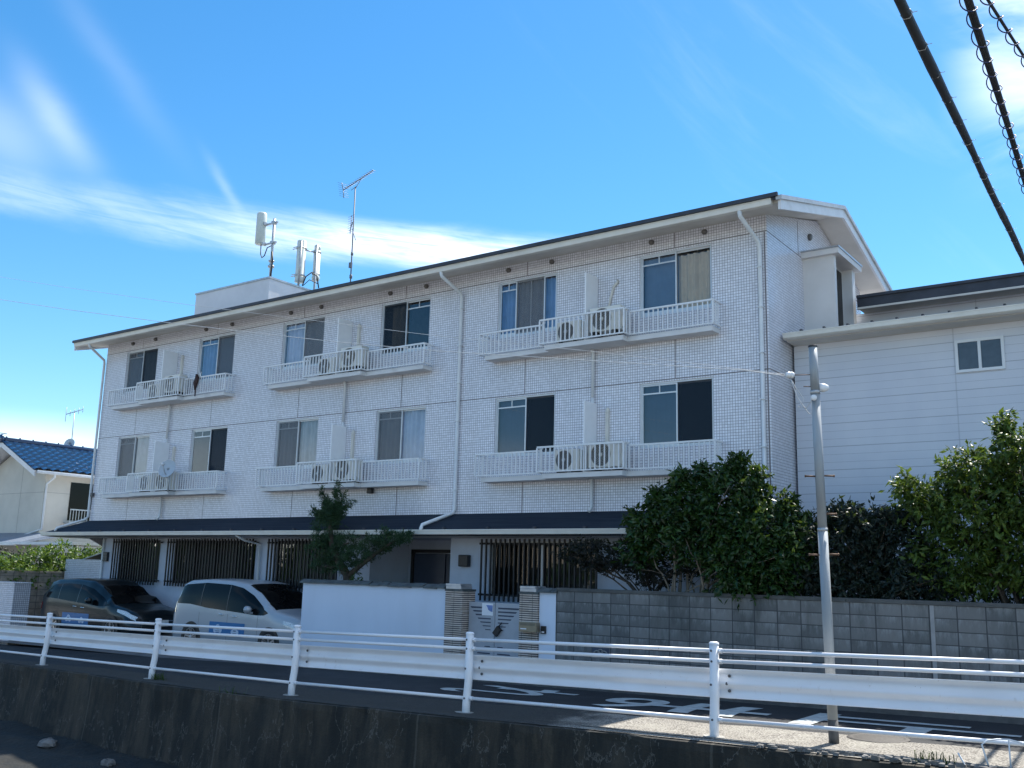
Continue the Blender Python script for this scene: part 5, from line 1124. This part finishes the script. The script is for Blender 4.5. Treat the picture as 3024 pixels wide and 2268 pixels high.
# ================================================================== VANS
def car(name, label, ox, oy, gz, L, Wd, st, belt_lo, belt_hi, paint, wheels, wr, wscreen, hl, handles, mirror, sticker, extras):
    """st: stations (x, ztop, halfwidth fraction, roof-edge fraction, zbelt)"""
    t = thing(name, label, 'van', (ox+L/2, oy+Wd/2, gz)); hw = Wd/2; cy = oy+hw; zb = .20
    def lin(x):
        for a, b in zip(st, st[1:]):
            if x <= b[0]: f = (x-a[0])/max(1e-6, b[0]-a[0]); f = f*f*(3-2*f)*.5+f*.5; return [a[i]+(b[i]-a[i])*f for i in range(5)]
        return list(st[-1])
    def section(x):
        _, zt_, wf, ef, zbelt = lin(x); h = zt_-zbelt
        if h > .28: up_ = [(.985, zbelt), (.985-(.985-ef)*.42, zbelt+h*.5), (ef, zt_-.075), (ef-.035, zt_-.030), (ef-.12, zt_-.004), (ef*.45, zt_+.012), (0, zt_+.016)]
        else: up_ = [(.975, zt_-.16), (.955, zt_-.09), (.92, zt_-.045), (.87, zt_-.02), (.74, zt_-.004), (.40, zt_+.006), (0, zt_+.010)]
        lo_ = [(.90, zb), (.965, zb+.05), (1.0, .40), (1.0, .62), (.995, min(.80, up_[0][1]-.06))]
        return [(f*wf*hw, z) for f, z in lo_+up_]
    n = 56; xs_ = [L*i/n for i in range(n+1)]; K = 23; vs = []
    for x in xs_:
        s_ = section(x); full = [(-y, z) for y, z in s_] + [(y, z) for y, z in s_[-2::-1]]
        vs += [(ox+x, cy+y, gz+z) for y, z in full]
    fs = [(i*K+k, (i+1)*K+k, (i+1)*K+k+1, i*K+k+1) for i in range(n) for k in range(K-1)] + [tuple(range(K)), tuple(range(n*K, n*K+K))[::-1]]
    mb = MB(); mb.add(vs, fs, True); body = mb.build('body', paint, t); recalc(body)
    def sy(x, z):
        s_ = section(x)
        for (y0, z0), (y1, z1) in zip(s_, s_[1:]):
            if z <= z1: f = (z-z0)/max(1e-6, z1-z0); return y0+(y1-y0)*max(0, min(1, f))
        return 0
    ev = lambda pts, x: np.interp(x, [p[0] for p in pts], [p[1] for p in pts])
    def patch(mat, nm, lo_, hi_, off=.006, par=None, both=True, nn=26, m_=5):
        mb = MB(); x0, x1 = lo_[0][0], lo_[-1][0]
        for sg in ((-1, 1) if both else (-1,)):
            vs = []
            for i in range(nn+1):
                x = x0+(x1-x0)*i/nn; a, b = ev(lo_, x), ev(hi_, x)
                for j in range(m_+1): z = a+(b-a)*j/m_; vs.append((ox+x, cy+sg*(sy(x, z)+off), gz+z))
            f_ = [(i*(m_+1)+j, (i+1)*(m_+1)+j, (i+1)*(m_+1)+j+1, i*(m_+1)+j+1) for i in range(nn) for j in range(m_)]
            if sg > 0: f_ = [q_[::-1] for q_ in f_]
            mb.add(vs, f_, True)
        return mb.build(nm, mat, par or t)
    patch('car_glass', 'side_window', belt_lo, belt_hi, both=False)
    for px_ in extras['pillars']:
        lo_ = [(px_-.02, ev(belt_lo, px_)), (px_+.02, ev(belt_lo, px_))]; hi_ = [(px_-.02, ev(belt_hi, px_)), (px_+.02, ev(belt_hi, px_))]; patch(extras['pm'], 'window_pillar', lo_, hi_, .009, both=False, nn=2)
    # windscreen and bonnet-side glass: offset patch between two stations across the width
    wx0, wx1 = wscreen; mb = MB(); vs = []; nn = 14; kk = 16
    for i in range(nn+1):
        x = wx0+(wx1-wx0)*i/nn; s_ = section(x); zt_ = s_[-1][1]; ye = s_[8][0]*.97
        for k in range(kk+1):
            y = -ye+2*ye*k/kk; zz = np.interp(abs(y), [p[0] for p in s_[8:]][::-1], [p[1] for p in s_[8:]][::-1]); vs.append((ox+x+.004, cy+y, gz+zz+.008))
    mb.add(vs, [(i*(kk+1)+k, (i+1)*(kk+1)+k, (i+1)*(kk+1)+k+1, i*(kk+1)+k+1) for i in range(nn) for k in range(kk)], True); mb.build('windscreen', 'car_glass', t)
    for wx in wheels:
        wt = None; mb = MB(); yo = cy-hw
        mb.lathe((ox+wx, yo-.034+.03, gz+wr), (0, 1, 0), [(.20, 0), (.20, wr*.93), (.17, wr), (.03, wr), (.0, wr*.93), (-.005, wr*.70), (.03, wr*.66)], 28); wt = mb.build('wheel', 'rubber', t)
        mb = MB(); mb.lathe((ox+wx, yo-.034+.035, gz+wr), (0, 1, 0), [(-.01, wr*.68), (.0, wr*.64), (.04, wr*.60), (.045, .0)], 24); mb.build('rim_well', 'ac_dark', wt)
        mb = MB(); mb.lathe((ox+wx, yo-.034+.022, gz+wr), (0, 1, 0), [(-.004, wr*.70), (-.006, wr*.66), (.01, wr*.64), (.02, wr*.66)], 24)
        for k in range(5):
            a_ = k*1.2566+.3; c1, s1 = math.cos(a_), math.sin(a_); 
            for da in (-.16, .16): c2, s2 = math.cos(a_+da), math.sin(a_+da); mb.add([(ox+wx+c1*.03-s1*.02*(1 if da > 0 else -1)*1, yo-.034+.03, gz+wr+s1*.03+c1*.02*(1 if da > 0 else -1)), (ox+wx+c2*wr*.66-s2*.022, yo-.034+.022, gz+wr+s2*wr*.66+c2*.022), (ox+wx+c2*wr*.66+s2*.022, yo-.034+.022, gz+wr+s2*wr*.66-c2*.022), (ox+wx+c1*.02+s1*.02, yo-.034+.03, gz+wr+s1*.02-c1*.02)], [(0,1,2,3), (3,2,1,0)])
        mb.lathe((ox+wx, yo-.034+.024, gz+wr), (0, 1, 0), [(-.004, 0), (-.004, .04), (.02, .045)], 12); mb.build('rim', 'alloy', wt)
        mb = MB(); vs = [(ox+wx+(wr*1.20 if q_ else 0)*math.cos(a_*math.pi/12), yo-.0035+(.0), gz+wr+(wr*1.20 if q_ else 0)*math.sin(a_*math.pi/12)) for q_ in (1,) for a_ in range(-3, 16)]
        pts = [(ox+wx+wr*1.18*math.cos(a_*math.pi/14), gz+max(zb, wr+wr*1.18*math.sin(a_*math.pi/14))) for a_ in range(-2, 17)]
        mb.prism(pts, 'y', yo-.004, yo+.0), mb.build('wheel_arch', 'black', t)
    patch('lamp_clear', 'headlight', *hl, off=.008, nn=10, m_=3)
    patch('lamp_red' if extras['red'] else 'chrome', 'tail_lamp', *extras['tail'], off=.008, both=False, nn=4, m_=3)
    for hx, hz in handles:
        mb = MB(); yy = cy-sy(hx, hz); mb.tube([(ox+hx-.10, yy+.01, gz+hz+.006), (ox+hx-.07, yy-.025, gz+hz+.004), (ox+hx+.07, yy-.025, gz+hz-.004), (ox+hx+.10, yy+.01, gz+hz-.006)], .013, 8); mb.build('door_handle', 'chrome', t)
    mx_, mz = mirror; yy = cy-sy(mx_, mz); mb = MB(); mb.lathe((ox+mx_+.10, yy-.10, gz+mz+.04), (-1, -.15, 0), [(0, 0), (.02, .06), (.07, .085), (.14, .085), (.16, .075), (.16, 0)], 14); mb.box(ox+mx_-.02, ox+mx_+.08, yy-.08, yy+.02, gz+mz-.05, gz+mz-.01); mb.build('door_mirror', extras['mm'], t)
    # magnet sticker
    (sx0, sx1, sz0, sz1) = sticker; patch('sticker', 'sticker', [(sx0, sz0), (sx1, sz0)], [(sx0, sz1), (sx1, sz1)], .007, both=False, nn=8)
    yy = cy-hw-.010; w_ = sx1-sx0; h_ = sz1-sz0
    for cxx, r_ in ((sx0+w_*.25, h_*.34), (sx0+w_*.74, h_*.30)):
        mb = MB(); cz_ = sz0+h_*(.45 if r_ > h_*.32 else .36)
        for k in range(3): mb.cyl((ox+cxx+(k-1)*r_*.85, yy-.0005*k, gz+cz_-(.12*r_ if k != 1 else -.25*r_)), 'y', r_*(.62 if k != 1 else .85), .002+.0006*k, 18)
        mb.build('sticker_cloud', 'sticker_cloud', t)
        mb = MB(); mb.box(ox+cxx-r_*.55, ox+cxx+r_*.5, yy-.004, yy-.003, gz+cz_+.01, gz+cz_+.035); mb.box(ox+cxx-r_*.7, ox+cxx+r_*.7, yy-.004, yy-.003, gz+cz_-.04, gz+cz_-.028); mb.build('sticker_print', 'sticker_text', t)
    # front: grille, bumper intake, plate
    mb = MB(); gz0, gz1 = extras['grille']; mb.box(ox+L-.03, ox+L+.006, cy-hw*.52, cy+hw*.52, gz+gz0, gz+gz1); gg = mb.build('grille', 'black', t)
    mb = MB(); mb.box(ox+L+.0065, ox+L+.012, cy-hw*.5, cy+hw*.5, gz+gz1-.03, gz+gz1-.012); mb.build('grille_bar', 'chrome', gg)
    mb = MB(); mb.box(ox+L-.03, ox+L+.007, cy-hw*.62, cy+hw*.62, gz+.27, gz+.40); mb.build('bumper_intake', 'black', t)
    mb = MB(); mb.box(ox+L+.013, ox+L+.02, cy-.165, cy+.165, gz+.42, gz+.58); mb.build('number_plate', 'plate', t)
    # door shut lines
    mb = MB()
    for dx in extras['doors']:
        for j in range(8):
            z0, z1 = .30+.62*j/8, .30+.62*(j+1)/8; y0, y1 = cy-sy(dx, z0)-.002, cy-sy(dx, z1)-.002; mb.quad((ox+dx-.004, y0, gz+z0), (ox+dx+.004, y0, gz+z0), (ox+dx+.004, y1, gz+z1), (ox+dx-.004, y1, gz+z1))
    mb.build('door_seam', 'black', t)
    return t
car('silver_van', 'silver minivan with a blue cloud sticker parked behind the white garden wall end', 7.5, -2.02, .03, 4.72, 1.70,
    [(0, 1.16, .94, .90, .86), (.10, 1.38, .97, .88, 1.0), (.24, 1.60, .985, .86, 1.10), (.5, 1.68, 1, .86, 1.10), (1.2, 1.715, 1, .86, 1.08), (2.1, 1.70, 1, .85, 1.0), (2.6, 1.645, 1, .82, .97), (3.0, 1.48, 1, .80, .95), (3.5, 1.20, 1, .84, .94), (3.80, 1.045, 1, .90, .96), (4.2, .985, .985, .90, .93), (4.5, .925, .96, .88, .86), (4.66, .84, .92, .86, .80), (4.72, .70, .88, .8, .66)],
    [(.13, 1.10), (.7, 1.10), (1.0, 1.07), (1.35, 1.03), (2.2, .985), (3.2, .93), (3.45, .94), (3.58, .99)], [(.13, 1.16), (.24, 1.49), (.30, 1.56), (1.2, 1.625), (2.1, 1.60), (2.55, 1.53), (2.95, 1.36), (3.4, 1.09), (3.58, 1.0)],
    'car_silver', (.82, 3.68), .315, (2.68, 3.72), ([(4.12, .74), (4.35, .70), (4.60, .62)], [(4.12, .84), (4.35, .82), (4.60, .74)]), ((1.92, .90), (2.42, .875)), (2.98, 1.01), (1.52, 2.82, .40, .72),
    dict(pillars=(1.1, 2.1), pm='black', red=False, tail=([(.01, .88), (.12, .88)], [(.01, 1.12), (.12, 1.14)]), mm='car_silver', grille=(.50, .66), doors=(1.08, 2.16, 3.25)))
car('dark_van', 'dark grey green minivan with a blue sticker parked beside the boundary wall', 1.2, -2.02, .03, 4.75, 1.70,
    [(0, 1.02, .90, .84, .80), (.10, 1.20, .95, .83, .92), (.3, 1.49, .98, .82, 1.0), (.7, 1.56, 1, .82, 1.0), (1.5, 1.585, 1, .82, .98), (2.3, 1.555, 1, .80, .94), (2.75, 1.42, 1, .77, .90), (3.2, 1.20, 1, .76, .87), (3.65, .955, .99, .85, .88), (4.0, .90, .97, .86, .86), (4.4, .82, .92, .84, .80), (4.66, .70, .84, .8, .70), (4.75, .58, .76, .7, .58)],
    [(.30, 1.04), (1.0, 1.01), (2.0, .945), (3.0, .885), (3.35, .90), (3.5, .93)], [(.30, 1.10), (.42, 1.34), (.6, 1.41), (1.3, 1.45), (2.0, 1.43), (2.5, 1.34), (3.0, 1.14), (3.4, .96), (3.5, .94)],
    'car_dark', (.86, 3.66), .31, (2.78, 3.62), ([(3.86, .77), (4.2, .69), (4.62, .56)], [(3.86, .84), (4.2, .80), (4.62, .66)]), ((1.86, .84), (2.25, .82)), (2.66, .98), (1.30, 2.62, .36, .66),
    dict(pillars=(.98, 1.95), pm='car_dark', red=True, tail=([(.0, .70), (.13, .72)], [(.0, .92), (.13, .90)]), mm='car_dark', grille=(.44, .58), doors=(1.0, 2.02, 3.1)))

# ================================================================== NEIGHBOUR BUILDING ON THE RIGHT
NB = thing('sided_building', 'white lap sided two storey building at the right edge', 'building', (30, 4, 0))
nx0, nx1, NY = XR+.05, 48, 1.19
mb = MB(); mb.box(nx0, nx1, NY, 10, 0, 6.68); mb.build('wall', 'siding', NB)
mb = MB(); mb.prism([(.66, 6.80), (3.55, 7.45), (3.55, 7.38), (.66, 6.74)], 'x', nx0, nx1); rl_ = recalc(mb.build('lower_roof', 'roof_dark', NB))
mb = MB(); mb.prism([(.70, 6.742), (NY, 6.85), (NY, 6.66), (.74, 6.665)], 'x', nx0+.02, nx1); recalc(mb.build('eave_soffit', 'soffit', rl_))
mb = MB(); mb.prism([(.55, 6.70), (.60, 6.675), (.69, 6.675), (.69, 6.79), (.54, 6.79)], 'x', nx0+.01, nx1); mb.box(nx0+.01, nx1, .532, .54, 6.775, 6.795); recalc(mb.build('gutter', 'gutter', rl_))
for k in range(16): mb = MB(); x_ = 22.77+.452*k; mb.box(x_-.02, x_+.02, .80, .90, 6.835, 6.90); mb.build('snow_guard', 'roof_dark', rl_)
mb = MB(); mb.box(XR+.03, nx1, 3.56, 10, 7.2, 7.80); mb.build('upper_wall', 'siding', NB)
mb = MB(); mb.box(bx+.14, nx1, 3.02, 3.06, 7.80, 8.02); mb.prism([(2.98, 8.0), (9, 9.0), (9, 9.1), (2.98, 8.06)], 'x', bx+.14, nx1); ur = recalc(mb.build('upper_roof', 'roof_dark', NB))
mb = MB(); mb.box(bx+.14, nx1, 3.06, 3.558, 7.79, 7.80); mb.box(bx+.14, nx1, 3.0, 3.06, 7.755, 7.797); mb.build('soffit', 'soffit', ur)
mb = MB(); x0, x1, z0, z1 = 25.47, 26.28, 5.82, 6.42
mb.box(x0, x0+.05, NY-.035, NY-.001, z0, z1); mb.box(x1-.05, x1, NY-.035, NY-.001, z0, z1); mb.box(x0+.05, x1-.05, NY-.035, NY-.001, z1-.05, z1); mb.box(x0+.05, x1-.05, NY-.04, NY-.001, z0, z0+.05); mb.box((x0+x1)/2-.025, (x0+x1)/2+.025, NY-.03, NY-.001, z0+.05, z1-.05)
wn_ = mb.build('window', 'white_metal', NB)
mb = MB(); mb.box(x0+.05, x1-.05, NY-.014, NY-.002, z0+.05, z1-.05); mb.build('pane', plain('frosted_glass_pane', (.085, .10, .12), .12, var=.1), wn_)

# ================================================================== LEFT HOUSE
LH = thing('blue_roof_house', 'cream two storey house with a blue glazed tile roof at the left edge', 'house', (-10.4, 6, -.6))
hx0, hx1, hy0, hy1, ze, rx, rz = -12.75, -8.12, 2.83, 12, 5.50, -10.43, 6.74
mb = MB(); mb.add([(hx0, hy0, -.6), (hx1, hy0, -.6), (hx1, hy0, ze), (rx, hy0, rz-.22), (hx0, hy0, ze), (hx0, hy1, -.6), (hx1, hy1, -.6), (hx1, hy1, ze), (rx, hy1, rz-.22), (hx0, hy1, ze)], [(0,1,2,3,4), (9,8,7,6,5), (1,6,7,2), (0,4,9,5)]); mb.build('wall', 'house_wall', LH)
# tiled roof with wavy rows
sl = (rz-5.46)/(2.82)
mb = MB(); vs = []; nY = 200; rows_ = 9
y0r, y1r = hy0-.75, hy1+.5
for sgn in (1, -1):
    vs = []; prof = []
    for r_ in range(rows_):
        f0, f1 = r_/rows_, (r_+1)/rows_; prof += [(f0, .0), (f1-.001, .055)]
    for f, h in prof:
        for j in range(nY+1):
            y = y0r+(y1r-y0r)*j/nY; wv = .075*abs(math.sin(math.pi*(y-y0r)/.36))
            vs.append((rx+sgn*f*2.82, y, rz-f*2.82*sl+h+wv+.02))
    fs = [(i*(nY+1)+j, i*(nY+1)+j+1, (i+1)*(nY+1)+j+1, (i+1)*(nY+1)+j) for i in range(len(prof)-1) for j in range(nY)]
    if sgn < 0: fs = [f_[::-1] for f_ in fs]
    mb.add(vs, fs, False)
hr = mb.build('roof', 'rooftile', LH)
mb = MB(); mb.tube([(rx, y0r-.02, rz+.10), (rx, y1r, rz+.10)], .11, 10); mb.box(rx-.09, rx+.09, y0r, y1r, rz-.02, rz+.08); mb.lathe((rx, y0r-.06, rz+.14), (0, 1, 0), [(0, 0), (0, .17), (.08, .18), (.1, 0)], 10)
for k in range(18): mb.cyl((rx, y0r+.2+k*.55, rz+.20), 'z', .035, .05, 6)
mb.build('ridge', 'rooftile', hr)
mb = MB()
for sgn in (1, -1):
    mb.add([(rx, y0r+.02, rz-.0), (rx+sgn*2.82, y0r+.02, rz-2.82*sl), (rx+sgn*2.82, y0r+.02, rz-2.82*sl-.20), (rx, y0r+.02, rz-.20), (rx, y0r+.07, rz-.0), (rx+sgn*2.82, y0r+.07, rz-2.82*sl), (rx+sgn*2.82, y0r+.07, rz-2.82*sl-.20), (rx, y0r+.07, rz-.20)], [(0,1,2,3), (7,6,5,4), (0,4,5,1), (3,2,6,7)])
    mb.add([(rx, y0r+.07, rz-.06), (rx+sgn*2.80, y0r+.07, rz-2.80*sl-.06), (rx+sgn*2.80, y1r, rz-2.80*sl-.06), (rx, y1r, rz-.06)], [(0,1,2,3)])
recalc(mb.build('bargeboard', 'fascia', hr))
mb = MB(); gx = rx+2.86; mb.tube([(gx, y0r+.1, 5.44), (gx, y1r, 5.44)], .06, 8); mb.tube([(gx, hy0+.05, 5.42), (gx-.05, hy0+.1, 5.30), (hx1+.06, hy0+.05, 5.05), (hx1+.06, hy0+.05, 3.3), (hx1-.6, hy0-.25, 3.05)], .045, 8); mb.build('gutter', 'pipe', hr)
mb = MB(); mb.box(hx1, hx1+.45, 3.75, 5.6, 3.55, 3.62); mb.box(hx1+.41, hx1+.45, 3.75, 5.6, 4.08, 4.13)
for k in range(15): mb.box(hx1+.415, hx1+.435, 3.76+k*.12, 3.78+k*.12, 3.62, 4.08)
mb.build('balcony', 'galv', LH)
mb = MB(); mb.box(hx1-.002, hx1+.02, 3.9, 5.4, 3.7, 5.2); mb.build('window', 'car_glass', LH)
mb = MB(); mb.box(hx0, hx1+.004, hy0-.004, hy0, 4.72, 4.735); mb.box(-9.87, -9.855, hy0-.004, hy0, 2.9, 6.1); mb.box(hx1, hx1+.004, hy0, hy1, 4.72, 4.735); mb.build('wall_joint', plain('render_joint', (.34, .32, .29), .9), LH)
mb = MB(); mb.prism([(1.1, 2.72), (2.82, 3.15), (2.82, 3.02), (1.1, 2.66)], 'x', -14, -6.4); recalc(mb.build('porch_roof', plain('grey_blue_porch_roof', (.16, .19, .24), .5), LH))
mb = MB(); mb.prism([(1.0, 2.62), (1.1, 2.60), (1.1, 2.74), (1.0, 2.74)], 'x', -14, -6.4); mb.tube([(-8.0, 1.05, 2.62), (-7.9, 1.1, 2.35), (-7.4, 1.5, 2.15)], .04, 6); recalc(mb.build('porch_gutter', 'pipe', LH))
mb = MB(); mb.box(-6.39, -2.4, .9, 5.5, 2.64, 2.74); cp = mb.build('carport_roof', 'fascia', LH)
mb = MB(); mb.box(-2.6, -2.5, 1.0, 1.1, -.6, 2.64); mb.build('carport_post', 'galv', cp); mb = MB(); mb.box(-2.6, -2.5, 5.0, 5.1, -.6, 2.64); mb.build('carport_post', 'galv', cp)
# tv antenna and dish of the house
t = thing('house_antenna', 'small television antenna and dish on a thin mast above the blue roof', 'antenna', (-10.6, 5.15, 7.0))
mb = MB(); mb.tube([(-10.6, 5.15, 6.8), (-10.65, 5.15, 8.45)], .02, 6); mb.build('mast', 'galv', t)
mb = MB(); mb.tube([(-10.95, 4.95, 8.32), (-10.35, 5.35, 8.55)], .018, 5)
for k in range(5): c = Vector((-10.95+.15*k, 4.95+.1*k, 8.32+.057*k)); h_ = .32 if k == 0 else .13; mb.tube([c+Vector((0, 0, -h_)), c+Vector((0, 0, h_))], .012, 4)
mb.build('yagi', 'galv', t)
mb = MB(); mb.lathe((-10.55, 5.05, 7.02), (.5, -.8, .3), [(.05, .23), (.015, .14), (0, 0), (.02, .14), (.054, .23)], 18); mb.build('dish', 'dish', t)
# far wires at the left house
for z0, z1, lab in ((7.55, 7.25, 'dark overhead wire reaching the blue roofed house, upper'), (7.2, 7.0, 'dark overhead wire reaching the blue roofed house, lower')):
    wire('house_wire', lab, [(-40, 1.5, z0+2.2), (-16, 2.0, z0+.25), (-10.5, 2.3, z1-.15)], .015, 'cable', 'wire', 'wires to the left house')

# ================================================================== ACROSS THE CHANNEL (unseen, added for reflections and bounce light)
M['far_wall'] = plain('beige_sunlit_render', (.52, .43, .32), .9, var=.06, scale=.6)
for (x0, x1, h, lab) in ((-15, -5.5, 6.2, 'beige house across the channel mirrored in the ground floor window behind the gate'), (18, 27, 6.0, 'unseen beige house added across the channel for reflections and bounce light')):
    t = thing('opposite_house', lab, 'house', ((x0+x1)/2, -42, .4))
    mb = MB(); mb.box(x0, x1, -48, -40, .4, h); mb.build('wall', 'far_wall', t)
    mb = MB(); mb.prism([(-48.6, h-.1), (-44, h+2.0), (-39.4, h-.1), (-39.4, h-.3), (-44, h+1.8), (-48.6, h-.3)], 'x', x0-.6, x1+.6); recalc(mb.build('roof', 'roof_dark', t))
    for k in range(3):
        for z in (1.3, 4.0): mb = MB(); xx = x0+1.2+k*2.9; mb.box(xx, xx+1.6, -39.99, -39.95, z, z+1.2); mb.build('window', 'car_glass', t)
tb = [(x, -34+2*math.sin(x*1.7), 2.0+.6*math.sin(x*.9), 1.9, 1.6, 1.9) for x in np.arange(-85, -17, 2.4)] + [(x, -36+1.5*math.sin(x), 1.6, 1.8, 1.4, 1.6) for x in np.arange(-4, 17, 2.4)]
o_ = leaves('unseen_hedge', None, 'leaf_glossy', tb, 2600, 6, .75, .5, .35, .5); tag(o_, 'unseen dark leafy hedge added across the channel for dark reflections', 'hedge'); o_['kind'] = 'stuff'
